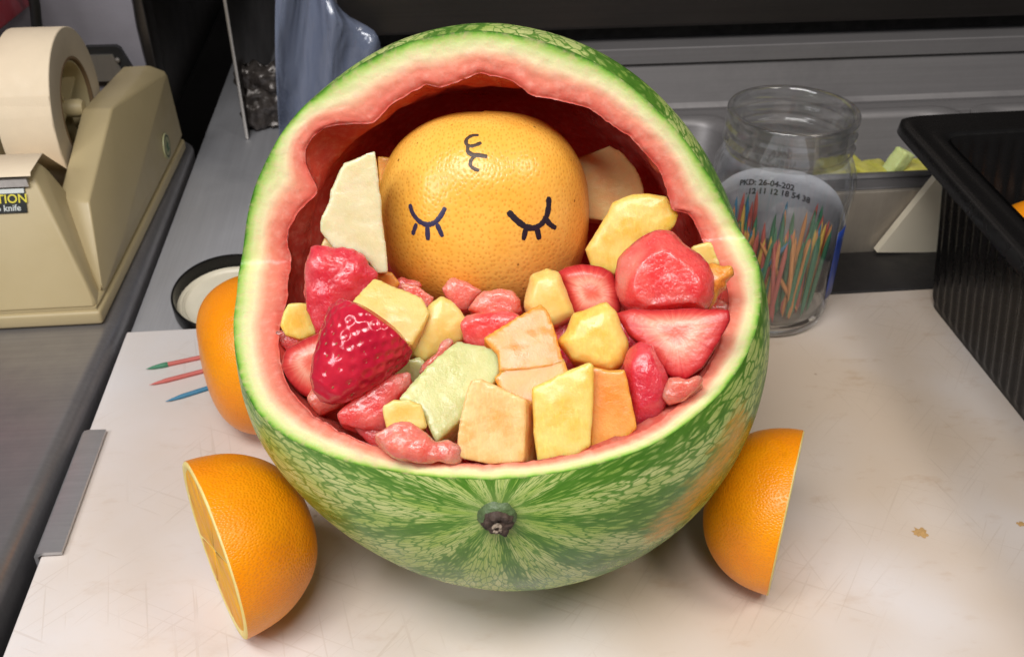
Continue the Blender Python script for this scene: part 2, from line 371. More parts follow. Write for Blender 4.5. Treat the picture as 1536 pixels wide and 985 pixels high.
M['pulp'] = m_fruit('orange_pulp', (.93, .33, .012), (.95, .43, .04), sss=.4, spec=.08, wet=0, rough=.45, sc=160, bump=.7)
M['pith'] = m_fruit('orange_pith', (.90, .66, .20), (.92, .76, .34), sss=.15, spec=.1, wet=0, rough=.6)
M['pickle'] = m_fruit('pickle', (.42, .40, .06), (.55, .50, .12), sss=.2)
M['pickle_pale'] = m_fruit('pickle_pale', (.48, .56, .20), (.60, .66, .30), sss=.2)
M['glass'] = m_jar('jar_glass')
M['frost_label'] = simple('label_back', (.50, .50, .55), .5, 0, 50, .05)
M['blue_label'] = simple('label_blue', (.02, .05, .26), .35, 0, 60, .1)
M['white_print'] = simple('white_print', (.75, .75, .78), .5)
M['print'] = simple('print_ink', (.07, .065, .075), .5)
M['label_black'] = simple('label_black', (.012, .014, .012), .35)
M['label_yellow'] = simple('label_yellow', (.66, .58, .05), .4)
M['label_white'] = simple('label_white', (.55, .58, .56), .4)
M['sticker_green'] = simple('sticker_green', (.045, .13, .06), .45)
M['sticker_dark'] = simple('sticker_dark', (.02, .035, .02), .45)
M['sticker_pale'] = simple('sticker_pale', (.40, .40, .22), .45)
M['crumple'] = simple('crumple_dark', (.06, .05, .045), .3, .3, 200, .6, .5, 300)
def m_film():
    m, nt, b = new_mat('plastic_film'); g = G(nt); o = g.obj()
    w_ = g.noise(g.mapping(o, (26, 26, 7)), 1.0, 3, .5, .5)
    n = g.bump(w_, 1.0, .022)
    setp(b, g, col=(.20, .23, .32), rough=.13, spec=.8, normal=n, coat=.6, coatr=.05)
    tr = g.n('ShaderNodeBsdfTransparent'); tr.inputs[0].default_value = (.82, .86, .95, 1)
    mx = g.n('ShaderNodeMixShader'); g.put(mx.inputs[0], g.step(w_, .3, .7, (.4, .7))); g.put(mx.inputs[1], tr.outputs[0]); g.put(mx.inputs[2], b.outputs[0])
    out = [x for x in nt.nodes if x.type == 'OUTPUT_MATERIAL'][0]; nt.links.new(mx.outputs[0], out.inputs[0]); return m
M['film'] = m_film()
def m_stick(name, c):
    m, nt, b = new_mat(name); g = G(nt); o = g.obj()
    f = g.noise(g.mapping(o, (1800, 1800, 90)), 1.0, 3); cc = g.mix(f, tuple(x*.7 for x in c), tuple(min(1, x*1.2+.02) for x in c))
    setp(b, g, col=cc, rough=.6, normal=g.bump(f, .2, .0003)); return m
STICK = {'orange': m_stick('stick_orange', (.72, .30, .10)), 'red': m_stick('stick_red', (.55, .12, .10)), 'yellow': m_stick('stick_yellow', (.74, .46, .10)),
         'green': m_stick('stick_green', (.05, .22, .12)), 'blue': m_stick('stick_blue', (.04, .20, .34))}

# ================================================================== the setting
def struct(name, mb, mat, angle=35):
    return tag(mb.build(name, mat, None, True, angle), kind='structure')
struct('floor', MB().box((-2, -1, -.9), (2.5, 3, -.88)), M['void'])
# prep table: steel top under and behind the board
mb = MB().box((-.2035, .10, -.030), (1.1, .556, -.013), .001).box((-.2035, .5565, -.030), (-.0605, 1.5, -.0125), .001).box((-.0603, .5565, -.030), (1.1, .612, -.0125), .001)
struct('table_top', mb, M['table_steel'])
struct('table_front_side', MB().box((-.200, .11, -.85), (1.0, .60, -.031)), M['void'])
# steel counter at the left, its edge rolled over
mb = MB(); prof = []
e0, e1 = np.array([-.2175, .24]), np.array([-.2065, .575])
def edge_x(y): return e0[0]+(e1[0]-e0[0])*(y-e0[1])/(e1[1]-e0[1]) if y < .575 else -.2065
ys = [.05, .24, .33, .42, .50, .575, .66, .76, .858]
rows = []
for y in ys:
    x = edge_x(y); r = .009
    pr = [(-1.2, y, 0.0), (x-r*2, y, 0.0)]
    for k in range(0, 9):
        a = PI/2*k/8; pr.append((x-r+r*math.sin(a), y, -r+r*math.cos(a)))
    pr += [(x, y, -.05), (x-.002, y, -.8)]
    rows.append(pr)
n = len(rows[0]); V = [p for r in rows for p in r]; Fc = [(i*n+k, i*n+k+1, (i+1)*n+k+1, (i+1)*n+k) for i in range(len(rows)-1) for k in range(n-1)]
struct('counter', MB().add(V, [f[::-1] for f in Fc]), M['counter_steel'])

# ================================================================== cutting board
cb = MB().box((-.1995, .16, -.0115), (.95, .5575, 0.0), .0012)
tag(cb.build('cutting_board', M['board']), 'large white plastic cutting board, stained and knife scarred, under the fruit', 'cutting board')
# dried food flecks lying on the board (flat stains of their own)
def stain(u, v, sx, sy, mat, lab, seed):
    c = at(u, v, 0.0); rnd = random.Random(seed); V = [(c[0], c[1], .0006)]; k = 22
    for i in range(k):
        a = 2*PI*i/k; rr = .55+.6*rnd.random(); V.append((c[0]+sx*rr*math.cos(a), c[1]+sy*rr*math.sin(a), .00015))
    tag(obj('food_fleck', V, [(0, i+1, (i+1) % k+1) for i in range(k)], mat), lab, 'food fleck')
M['fleck'] = simple('fleck', (.50, .30, .12), .5, 0, 900, .4)
stain(1381, 798, .0042, .0040, M['fleck'], 'dried tan food fleck on the board right of the oranges', 3)
stain(1531, 786, .0022, .0020, M['fleck'], 'small orange food fleck on the board at the far right', 5)
# steel clip folded over the board's left edge
y0, y1 = .362, .455
prof = [(-.1885, .0012), (-.1885, .0030), (-.1975, .0034), (-.2005, .0028), (-.2022, .0008), (-.2026, -.018), (-.2010, -.018), (-.2006, .0002), (-.1985, .0014)]
V = [(x, y, z) for y in (y0, y0+.002, y1-.002, y1) for x, z in prof]; n = len(prof)
Fc = [(i*n+k, i*n+(k+1) % n, (i+1)*n+(k+1) % n, (i+1)*n+k) for i in range(3) for k in range(n)] + [tuple(range(n)), tuple(range(3*n, 4*n))[::-1]]
tag(MB().add(V, Fc).build('metal_clip', M['clip_steel']), 'scratched steel clip folded over the left edge of the cutting board', 'clip')

# ================================================================== watermelon carriage
MC = np.array([0.03365, 0.39309, 0.11886]); MR = np.array([.12269, .14537, .11673])
MX = np.array([0.80037036, -0.09178684, -0.59243773]); MA = np.array([-0.10280543, -0.99458528, 0.01520399]); MZ = np.array([0.59062537, -0.04873699, 0.80547277])
Mm = np.stack([MX/MR[0], MA/MR[1], MZ/MR[2]]); Mi = np.linalg.inv(Mm)
N1, K1 = np.array([-0.0977, -0.06337, 0.9932]), .116897
N2, K2 = np.array([-0.16256, -0.96217, 0.21862]), -.348362
def cut_point(u, v):
    line = 396 + (u-365)*(357-396)/(1136-365)
    return on_plane(u, v, N1, K1) if v > line else on_plane(u, v, N2, K2)
OUT = [(356,440),(350,480),(353,530),(365,580),(385,618),(420,650),(470,675),(520,692),(580,705),(640,714),(700,718),(760,718),(820,711),(880,700),(940,682),(1000,655),(1045,622),(1080,590),(1110,550),(1130,510),(1140,470),(1143,440),(1138,395),(1128,370),
       (1107,343),(1090,310),(1065,265),(1040,227),(1010,190),(975,155),(940,125),(900,98),(860,78),(820,64),(780,54),(740,47),(700,47),(650,54),(600,68),(560,86),(520,110),(485,135),(450,165),(422,200),(400,240),(382,280),(370,330),(366,365),(362,393),(358,404)]
INN = [(432,440),(424,470),(418,510),(420,545),(432,575),(455,606),(482,628),(520,648),(565,668),(620,682),(690,690),(760,690),(820,685),(880,672),(930,656),(985,630),(1005,612),(1030,592),(1052,560),(1070,530),(1082,500),(1090,470),(1092,440),(1086,410),
       (1060,385),(1050,350),(1030,318),(1008,318),(1000,285),(985,250),(960,222),(920,190),(880,163),(840,152),(800,146),(765,122),(720,110),(690,124),(660,133),(640,128),(612,143),(585,160),(560,187),(520,186),(495,189),(470,204),(458,225),(460,250),(478,290),(455,310),(434,340),(430,370),(438,392),(432,415)]
def loop(pts, centre=(750, 400), N=320, sm=2):
    p = np.array(pts, float)-np.array(centre); a = np.unwrap(np.arctan2(p[:, 1], p[:, 0])); a = np.arctan2(p[:, 1], p[:, 0]); r = np.hypot(p[:, 0], p[:, 1])
    o = np.argsort(a); a, r = a[o], r[o]
    A = np.concatenate([a-2*PI, a, a+2*PI]); R_ = np.concatenate([r, r, r])
    t = np.linspace(-PI, PI, N, endpoint=False); rr = np.interp(t, A, R_)
    for _ in range(sm): rr = .25*np.roll(rr, 1)+.5*rr+.25*np.roll(rr, -1)
    return t, rr, np.stack([centre[0]+rr*np.cos(t), centre[1]+rr*np.sin(t)], 1)
NA = 360
tang, ro, outpx = loop(OUT, N=NA, sm=3)
_, ri, innpx = loop(INN, N=NA, sm=1)
for i in range(NA):      # ragged scooped edge
    j = 2.0*mnoise.noise(Vector((math.cos(tang[i])*9, math.sin(tang[i])*9, 2.0)))+2.2*mnoise.noise(Vector((math.cos(tang[i])*30, math.sin(tang[i])*26, 5.0)))
    innpx[i] += np.array([math.cos(tang[i]), math.sin(tang[i])])*j
XO = np.array([cut_point(*p) for p in outpx]); XI = np.array([cut_point(*p) for p in innpx])
QO = (XO-MC)@Mm.T; QI = (XI-MC)@Mm.T
qb = -unit(unit(np.array([q/np.linalg.norm(q) for q in QO]).mean(0)))
def slerp(a, b, t):
    a = unit(a); b = unit(b); w_ = math.acos(max(-1, min(1, a@b))); return (math.sin((1-t)*w_)*a+math.sin(t*w_)*b)/math.sin(w_)
melon = thing('carved_watermelon', 'hollowed green striped watermelon cut into a baby carriage with a raised hood', 'watermelon', (MC[0], MC[1], 0))
NO = 84
rows, pol, shade, patch = [], [], [], []
pc = unit((np.array(at(1062, 690, .07))-MC)@Mm.T)
def polar(q):
    q = unit(q); c = max(-1, min(1, q[1])); az = math.atan2(q[2], q[0]); return (math.cos(az), math.sin(az), math.acos(c))
ts = np.linspace(0, 1, NO)**1.15
QR = []
for j, t in enumerate(ts):
    for i in range(NA):
        d = slerp(QO[i], qb, t if t < 1 else 1-1e-6); r = 1+(np.linalg.norm(QO[i])-1)*(1-t)**3
        q = d*r; p = MC+Mi@q
        if j == 0: p = XO[i]
        p = p*1.0; p[2] = max(p[2], .0005)
        rows.append(p); pol.append(polar(q)); 
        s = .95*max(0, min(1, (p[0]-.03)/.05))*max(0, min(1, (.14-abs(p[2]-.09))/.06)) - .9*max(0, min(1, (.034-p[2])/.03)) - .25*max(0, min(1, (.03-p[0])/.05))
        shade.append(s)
V = np.array(rows)
def hit(u, v):
    d = ray(u, v); dd = Mm@d; o = Mm@(P0-MC); B_ = o@dd; q = B_*B_-(dd@dd)*(o@o-1)
    return P0+d*(-B_-math.sqrt(max(q, 0)))/(dd@dd)
A0, A1 = hit(1092, 655), hit(1010, 772)
for p in V:
    ab = A1-A0; k = max(0, min(1, (p-A0)@ab/(ab@ab))); patch.append(max(0, 1-np.linalg.norm(p-A0-k*ab)/.031))
Fc = [(j*NA+i, j*NA+(i+1) % NA, (j+1)*NA+(i+1) % NA, (j+1)*NA+i) for j in range(NO-1) for i in range(NA)]
M['rind'] = m_rind(None)
obj('rind', V, Fc, M['rind'], melon, True, {'polar': np.array(pol), 'shade': np.array(shade), 'patch': np.array(patch)})
# flesh: cut band, then the scooped hollow
V, dep = [], []; NCUT, NIN = 22, 58
for j in range(NCUT+1):
    s = j/NCUT
    for i in range(NA):
        p = XO[i]*(1-s)+XI[i]*s
        nrm = N1 if outpx[i][1] > 396 else N2
        nrm = nrm if nrm@(P0-p) > 0 else -nrm
        bump = (.00025*fbm(p, 60, 3)+.00045*fbm(p, 300, 9))*min(1, s*5)*(.5+s) - .0016*max(0, (s-.85)/.15)**2
        for nt0 in (math.atan2(399-400, 395-750), math.atan2(344-400, 1080-750)):      # crease where the two cuts meet
            da = abs((tang[i]-nt0+PI) % (2*PI)-PI); bump -= .0007*math.exp(-(da/.012)**2)*min(1, (1-s)*6)
        p = p+nrm*bump; V.append(p)
        front = max(0.0, math.sin(tang[i])); d = s*(1-.12*front)
        dep.append(d)
WMIN = .80
for j in range(1, NIN+1):
    t = (j/NIN)**1.4*.999
    for i in range(NA):
        d = slerp(QI[i], qb, t); r0 = np.linalg.norm(QI[i])
        k = min(1, t/.10); k = k*k*(3-2*k)
        sc = mnoise.noise(Vector(d*3.3)+Vector((1.2, 4.1, .3)))
        r = r0*(1-k)+(min(WMIN, r0+.05)+.045*sc*(1-t)+.012*mnoise.noise(Vector(d*11)))*k
        r = min(r, .93)
        V.append(MC+Mi@(d*r)); d0 = 1-.12*max(0.0, math.sin(tang[i])); dep.append(d0+(1.02-d0)*k+.05*sc*k)
n = NCUT+NIN
Fc = [(j*NA+i, (j+1)*NA+i, (j+1)*NA+(i+1) % NA, j*NA+(i+1) % NA) for j in range(n) for i in range(NA)]
obj('flesh', V, Fc, M['flesh'], melon, True, {'depth': np.array(dep)})
# stem scar at the pole facing us
sp = MC+MA*MR[1]
def lumpy(prof, org, axis, amp, sc, n=48):
    b = MB().lathe(prof, org, axis, n); V = np.array(b.V)
    for i, p in enumerate(V):
        V[i] = p+unit(p-np.asarray(org)+1e-6)*amp*fbm(p, sc, 2)
    return V, b.F
V, Fc = lumpy([(.0070, -.0012), (.0062, .0002), (.0056, .0009), (.0048, .0013)], sp, MA, .0007, 420); obj('stem_collar', V, Fc, M['stem_collar'], melon)
V, Fc = lumpy([(.0056, -.002), (.0054, .0012), (.0048, .0028), (.0036, .0033), (.0020, .0026), (0, .0020)], sp+np.array([.0004, 0, -.0006]), MA, .0014, 420); st = obj('stem', V, Fc, M['stem'], melon)
V, Fc = lumpy([(.0020, .0020), (.0018, .0032), (.0011, .0034), (.0006, .0026), (0, .0022)], sp+np.array([0, 0, -.0022]), MA, .0009, 700, 32); obj('stem_tip', V, Fc, M['stem_tip'], st)

# ================================================================== grapefruit baby
gdir = ray(728, 322); GC = P0+gdir*.484; GR = .0500
gf = thing('grapefruit', 'whole yellow grapefruit with a sleeping baby face drawn in marker', 'grapefruit', GC-np.array([0, 0, GR]))
V = []; bl = []; sk_ = []; nu, nv = 128, 80
camx, camy, camz = _r, _u, -gdir
SKA = unit(-camy*.9+camz*.45); SKB = unit(np.cross(SKA, camx))
for j in range(nv+1):
    th = PI*j/nv
    for i in range(nu):
        ph = 2*PI*i/nu; d = np.array([math.sin(th)*math.cos(ph), math.sin(th)*math.sin(ph), math.cos(th)])
        a, b_, c = d@camx, d@camy, d@camz
        e = (abs(a)**2.35+abs(b_)**2.35+abs(c)**2.35)**(-1/2.35)
        r = GR*e*(1+.012*mnoise.noise(Vector(d*1.7)))*(1.0-.085*max(0, b_)**2)
        if b_ > .55 and a < 0: r *= 1-.03*(b_-.55)
        p = GC+d*r+camy*.0006; c2_ = d@SKA; b2_ = d@SKB; th_ = math.acos(max(-1, min(1, c2_))); hh_ = math.hypot(a, b2_)+1e-9; sk_.append((a/hh_*th_*GR, b2_/hh_*th_*GR, 0)); V.append(p); bl.append(max(0, min(1, (a*.75-b_*.65-.25)*1.6)))
Fc = [(j*nu+i, (j+1)*nu+i, (j+1)*nu+(i+1) % nu, j*nu+(i+1) % nu) for j in range(nv) for i in range(nu)]
gpeel = obj('peel', V, Fc, M['grapefruit_peel'], gf, True, {'blush': np.array(bl), 'skin': np.array(sk_)})
gbvh = BVHTree.FromPolygons([Vector(p) for p in V], Fc)
def ribbon(name, strokes, mat, parent, w0=.0011):
    mb = MB()
    for pts, wd in strokes:
        q = []
        for k in range(len(pts)-1):
            m = 6
            for s in range(m): q.append([pts[k][0]+(pts[k+1][0]-pts[k][0])*s/m, pts[k][1]+(pts[k+1][1]-pts[k][1])*s/m])
        q.append(pts[-1]); q = np.array(q, float)
        for _ in range(6): q[1:-1] = .25*q[:-2]+.5*q[1:-1]+.25*q[2:]
        H = []
        for (u, v) in q:
            loc, nn, _, _ = gbvh.ray_cast(Vector(P0), Vector(ray(u, v)))
            if loc is not None: H.append((np.array(loc), np.array(nn) if nn.dot(Vector(ray(u, v))) < 0 else -np.array(nn)))
        L, R_, T = [], [], []
        for k in range(len(H)):
            t = unit(H[min(k+1, len(H)-1)][0]-H[max(k-1, 0)][0]); nn = H[k][1]; s = unit(np.cross(nn, t))
            ww = wd*w0*(.85+.3*random.random())*(.6 if k in (0, len(H)-1) else 1)
            p = H[k][0]+nn*.00012
            L.append(p+s*ww); R_.append(p-s*ww); T.append(p+nn*.00012)
        m = len(H); Vv = L+T+R_; ff = []
        for k in range(m-1): ff += [(k, k+1, m+k+1, m+k), (m+k, m+k+1, 2*m+k+1, 2*m+k)]
        mb.add(Vv, ff)
    return obj(name, mb.V, mb.F, mat, parent)
ribbon('eye_drawing', [([(615,306),(618,319),(628,332),(641,338),(653,334),(662,323),(668,311)], 1.0), ([(625,335),(619,352)], .9), ([(641,339),(642,360)], 1.0), ([(655,335),(664,355)], 1.0)], M['ink_blue'], gf)
ribbon('eye_drawing', [([(762,317),(774,330),(787,340),(800,343),(812,337),(820,325),(823,310),(823,295)], 1.2), ([(789,341),(785,360)], 1.1), ([(805,341),(809,359)], 1.1), ([(818,328),(826,338),(834,342)], 1.1)], M['ink'], gf)
ribbon('hair_curl_drawing', [([(718,203),(708,203),(699,209),(699,217),(706,220),(716,217),(722,214)], .75), ([(702,218),(701,227),(706,233),(714,233)], .7), ([(701,228),(708,232),(718,233),(731,235)], .85), ([(714,233),(706,240),(705,249),(712,254),(719,256)], .7)], M['ink_brown'], gf)

# ================================================================== fruit pieces
dg = bpy.context.evaluated_depsgraph_get
def remesh(V, Fc, voxel, smooth):
    me = bpy.data.meshes.new('tmp'); me.from_pydata([tuple(p) for p in V], [], [tuple(f) for f in Fc]); me.update()
    bm = bmesh.new(); bm.from_mesh(me); bmesh.ops.recalc_face_normals(bm, faces=bm.faces[:]); bm.to_mesh(me); bm.free()
    o = bpy.data.objects.new('tmp', me); C.objects.link(o)
    r = o.modifiers.new('r', 'REMESH'); r.mode = 'VOXEL'; r.voxel_size = voxel
    s = o.modifiers.new('s', 'SMOOTH'); s.factor = .5; s.iterations = smooth
    d = dg(); d.update(); ev = o.evaluated_get(d); m2 = ev.to_mesh()
    co = np.empty(len(m2.vertices)*3); m2.vertices.foreach_get('co', co); co = co.reshape(-1, 3)
    nn = np.empty(len(m2.vertices)*3); m2.vertices.foreach_get('normal', nn); nn = nn.reshape(-1, 3)
    ff = [tuple(p.vertices) for p in m2.polygons]; ev.to_mesh_clear()
    bpy.data.objects.remove(o); bpy.data.meshes.remove(me)
    return co, nn, ff
def rimz(x, y): return .1177+.098*x+.064*y
GROUP = 'pieces of cut fruit heaped in the hollow watermelon'
PIECES = {}
def piece(name, poly, mat, label, cat, lift=.004, deep=.022, side=(0, 0), tilt=(0, 0), dome=0.0, rough=.0006, rs=160, smooth=2, taper=.93, voxel=.00095, y=None, ragged=0.0, seed=0, back_px=None):
    poly = np.array(poly, float); c = poly.mean(0); poly = c+(poly-c)*1.055
    d = ray(*c)
    if y is None:
        t = .3
        for _ in range(20):
            p = P0+d*t; t += ((p[2]-rimz(p[0], p[1])-lift)/-d[2])
        cp = P0+d*t
    else: cp = atY(c[0], c[1], y)
    n = unit(-d + tilt[0]*_r + tilt[1]*_u)
    k = n@cp
    # ring, densified, a little ragged
    ring = []
    for i in range(len(poly)):
        a, b = poly[i], poly[(i+1) % len(poly)]; m = max(1, int(np.hypot(*(b-a))/9))
        for s in range(m):
            q = a+(b-a)*s/m
            rag = ragged or (.9 if 'watermelon' in name else 0)
            if rag:
                o = unit(q-c); q = q+o*rag*(mnoise.noise(Vector((q[0]*.06, q[1]*.06, seed+.5)))*2+mnoise.noise(Vector((q[0]*.16, q[1]*.16, seed+.9))))
            ring.append(q)
    Fv = np.array([on_plane(q[0], q[1], n, k) for q in ring]); fc = Fv.mean(0)
    rmean = np.linalg.norm(Fv-fc, axis=1).mean()
    sx = np.linalg.norm(cp-P0)/F_PX
    ext = unit(d+np.array([0, 0, -.25]))*deep + _r*side[0]*sx - _u*side[1]*sx
    m = len(ring)
    levels = [(0.0, 1.0)] if dome <= 0 else []
    V = []; Fc = []
    if dome > 0:
        rd = random.Random(seed*17+3); off = (Fv[rd.randrange(m)]-fc)*.33 if 'watermelon' in name else 0*fc
        lv_ = ((.30, 1.0), (.62, .90), (.95, .30), (1.0, 0.0)) if 'watermelon' in name else ((.35, 1.0), (.70, .80), (.92, .40), (1.0, 0.0))
        for s, h in lv_: V += list(fc+(Fv-fc)*s+off*(1-s)+n*dome*h*(1+.25*(rd.random()-.5)))
        nr = 4
    else: V += list(Fv); nr = 1
    for s in (.5, 1.0): V += list(fc+(Fv-fc)*(1-(1-taper)*s)+ext*s)
    nr += 2
    V.append(fc+n*max(dome, 0)*1.02+(off if dome > 0 else 0*fc)); V.append(fc+ext)
    for j in range(nr-1):
        for i in range(m): Fc.append((j*m+i, j*m+(i+1) % m, (j+1)*m+(i+1) % m, (j+1)*m+i))
    for i in range(m): Fc += [((i+1) % m, i, nr*m), ((nr-1)*m+i, (nr-1)*m+(i+1) % m, nr*m+1)]
    co, nn, ff = remesh(V, Fc, voxel, smooth)
    # local coordinates on the face: 0 heart .. 1 outline, and depth below the face
    ex = unit(np.cross([0, 0, 1], n)); ey = np.cross(n, ex)
    ang = np.arctan2((Fv-fc)@ey, (Fv-fc)@ex); rad = np.linalg.norm(Fv-fc, axis=1); o = np.argsort(ang)
    aa = np.concatenate([ang[o]-2*PI, ang[o], ang[o]+2*PI]); rr = np.concatenate([rad[o]]*3)
    rel = co-fc; pu, pv, pw = rel@ex, rel@ey, -(rel@n); pa = np.arctan2(pv, pu); pr = np.hypot(pu, pv)/np.interp(pa, aa, rr)
    locv = np.stack([pr*np.cos(pa), pr*np.sin(pa), pw/max(deep, .001)], 1)
    rg = rough*(.55 if 'watermelon' not in name else .75); disp = np.array([rg*(fbm(p, rs*.8, seed*3.1, 2)+.18*fbm(p, rs*3.3, seed+7, 2)) for p in co])
    co = co+nn*disp[:, None]
    o = obj(name, co, ff, mat, None, True, {'loc': locv})
    tag(o, label, cat, GROUP); PIECES[name+str(seed)] = o
    return o, fc, n
cat_c, cat_w, cat_p, cat_h, cat_s = 'cantaloupe piece', 'watermelon piece', 'pineapple piece', 'honeydew piece', 'strawberry'
# back row, beside the grapefruit
piece('honeydew_piece', [(562,228),(517,248),(509,261),(497,287),(496,300),(483,329),(481,345),(502,368),(541,378),(564,404),(580,405),(575,355),(568,290)], M['honeydew_pale'], 'tall pale honeydew wedge standing left of the grapefruit face', cat_h, y=.375, deep=.016, rough=.0007, ragged=1.2, seed=1, tilt=(-.15, .0))
piece('cantaloupe_piece', [(566,234),(596,240),(600,300),(572,300)], M['cantaloupe'], 'shadowed cantaloupe piece between the honeydew wedge and the grapefruit, deep in the hood', cat_c, y=.425, deep=.016, seed=2)
piece('honeydew_piece', [(487,356),(505,366),(560,390),(585,412),(560,430),(500,420),(478,385)], M['melon_two'], 'tan melon piece mostly hidden below the tall honeydew wedge', cat_h, y=.385, deep=.014, seed=3)
piece('cantaloupe_piece', [(840,250),(880,233),(915,221),(934,231),(952,252),(962,275),(966,296),(950,310),(914,330),(880,325),(850,300)], M['melon_two'], 'orange to green melon piece behind the right side of the grapefruit', cat_c, y=.43, deep=.02, rough=.0004, seed=4, smooth=7)
piece('pineapple_piece', [(882,372),(911,325),(920,304),(945,294),(971,292),(999,296),(1005,311),(1015,322),(1010,338),(999,349),(962,362),(940,390),(925,408),(890,400)], M['pineapple'], 'large yellow pineapple chunk leaning against the hood right of the grapefruit', cat_p, y=.385, deep=.02, rough=.0009, rs=120, seed=5, dome=.003)
piece('pineapple_piece', [(1037,370),(1067,362),(1080,396),(1062,402),(1045,392)], M['pineapple_pale'], 'small pale pineapple wedge against the rim behind the big red watermelon ball', cat_p, y=.352, deep=.010, seed=6)
piece('watermelon_piece', [(925,412),(930,390),(942,370),(965,354),(990,348),(1008,350),(1027,368),(1047,384),(1060,394),(1070,412),(1071,440),(1060,464),(1039,461),(1005,464),(976,469),(954,468),(936,456),(927,440)], M['watermelon'], 'big rounded red watermelon ball, right of the grapefruit', cat_w, lift=.020, deep=.022, dome=.011, rough=.0012, rs=130, seed=7, smooth=5)
piece('orange_scrap', [(1056,398),(1070,396),(1084,397),(1097,400),(1098,412),(1088,420),(1090,430),(1078,438),(1074,452),(1064,462),(1054,440)], M['orange_flesh'], 'torn translucent orange scrap hanging off the right of the big watermelon ball', 'orange scrap', lift=.018, deep=.010, dome=.003, rough=.0014, rs=200, seed=33, ragged=2.0, voxel=.0008)
piece('watermelon_piece', [(1004,566),(1030,570),(1048,564),(1054,572),(1040,588),(1022,600),(1004,606),(992,596)], M['watermelon_light'], 'pink watermelon crumb at the tip of the triangular strawberry slice', cat_w, lift=.007, deep=.010, dome=.003, rough=.0014, seed=34, voxel=.0008)
# middle rows
piece('strawberry_slice', [(838,408),(850,401),(874,397),(900,401),(916,408),(928,436),(929,467),(900,480),(863,474),(851,445)], M['slice'], 'strawberry slice lying face up below the grapefruit chin at right', cat_s, lift=.010, deep=.014, dome=.004, seed=8)
piece('pineapple_piece', [(786,458),(790,440),(797,413),(820,403),(838,408),(850,440),(862,471),(832,488),(800,480)], M['pineapple_pale'], 'pale cone of pineapple standing under the right eye of the grapefruit', cat_p, lift=.013, deep=.016, dome=.005, smooth=6, seed=9)
piece('watermelon_piece', [(703,462),(716,446),(728,437),(745,433),(765,437),(780,448),(783,466),(760,478),(728,478)], M['watermelon_light'], 'pale pink watermelon piece touching the chin of the grapefruit', cat_w, lift=.008, deep=.014, dome=.0025, rough=.0012, seed=10)
piece('watermelon_piece', [(693,486),(702,474),(716,472),(738,465),(756,463),(776,474),(782,490),(765,512),(742,524),(715,520),(697,512)], M['watermelon'], 'red watermelon lump in the middle, behind the pointed cantaloupe slab', cat_w, lift=.012, deep=.018, dome=.0025, rough=.0013, seed=11)
piece('pineapple_piece', [(838,510),(852,496),(862,472),(884,464),(909,454),(924,467),(934,495),(942,517),(932,545),(918,555),(886,545),(859,539)], M['pineapple'], 'glossy ridged yellow pineapple chunk right of the middle', cat_p, lift=.015, deep=.018, dome=.006, rough=.0012, rs=110, seed=12)
piece('watermelon_piece', [(460,386),(468,373),(490,370),(515,374),(540,379),(553,396),(566,413),(548,440),(527,460),(500,492),(478,497),(462,465),(458,430)], M['watermelon_dark'], 'crimson seedy watermelon chunk at the left, under the honeydew wedge', cat_w, lift=.018, deep=.02, dome=.005, rough=.0015, rs=190, seed=13, ragged=1.0)
piece('cantaloupe_piece', [(421,487),(425,468),(433,456),(458,454),(474,468),(476,498),(450,508),(428,502)], M['pineapple'], 'small yellow pineapple cube against the left wall of the melon', cat_p, lift=.004, deep=.014, seed=14)
piece('pineapple_piece', [(617,515),(636,470),(646,456),(662,446),(680,455),(698,476),(692,510),(664,525),(638,540),(620,530)], M['pineapple_pale'], 'cream pineapple chunk with a brown eye, below the chin of the grapefruit', cat_p, lift=.009, deep=.016, rough=.0008, seed=15, dome=.003)
piece('pineapple_piece', [(525,464),(535,447),(562,418),(600,434),(631,447),(642,468),(630,492),(616,515),(590,505),(560,486)], M['pineapple_pale'], 'smooth pale yellow pineapple block behind the whole strawberry', cat_p, lift=.020, deep=.022, side=(10, 22), seed=16, tilt=(0, .35), rough=.0004)
piece('pineapple_piece', [(593,560),(612,540),(628,535),(640,545),(636,562),(612,578),(596,575)], M['honeydew'], 'greenish scrap tucked between the strawberry and the long honeydew slab', cat_h, lift=.000, deep=.012, seed=17)
piece('watermelon_piece', [(628,558),(634,546),(642,538),(655,530),(662,512),(672,507),(680,512),(668,530),(660,541),(646,552),(634,562)], M['watermelon_light'], 'thin red shred of watermelon lying beside the long honeydew slab', cat_w, lift=.011, deep=.007, dome=.002, smooth=2, voxel=.0008, seed=18)
piece('cantaloupe_piece', [(566,404),(588,408),(600,425),(588,436),(560,420)], M['cantaloupe'], 'sliver of cantaloupe at the lower left edge of the grapefruit', cat_c, lift=.006, deep=.008, seed=19)
piece('cantaloupe_piece', [(600,424),(625,428),(650,446),(640,462),(606,440)], M['watermelon_light'], 'sliver of pink watermelon showing below the grapefruit, left of the chin', cat_w, lift=.003, deep=.010, seed=20)
piece('cantaloupe_piece', [(727,506),(770,480),(811,456),(822,470),(830,490),(838,520),(846,545),(800,553),(750,556),(749,530),(740,520)], M['cantaloupe'], 'pointed flat cantaloupe slab lying in the middle of the heap', cat_c, lift=.019, deep=.012, side=(-4, 14), tilt=(0, .25), seed=21, rough=.0005, smooth=2)
piece('cantaloupe_piece', [(743,566),(757,553),(800,548),(845,540),(850,560),(830,590),(800,606),(760,595)], M['cantaloupe'], 'cantaloupe block under the pointed slab, above the front cube', cat_c, lift=.010, deep=.022, side=(0, 10), tilt=(0, .2), seed=22, rough=.0004)
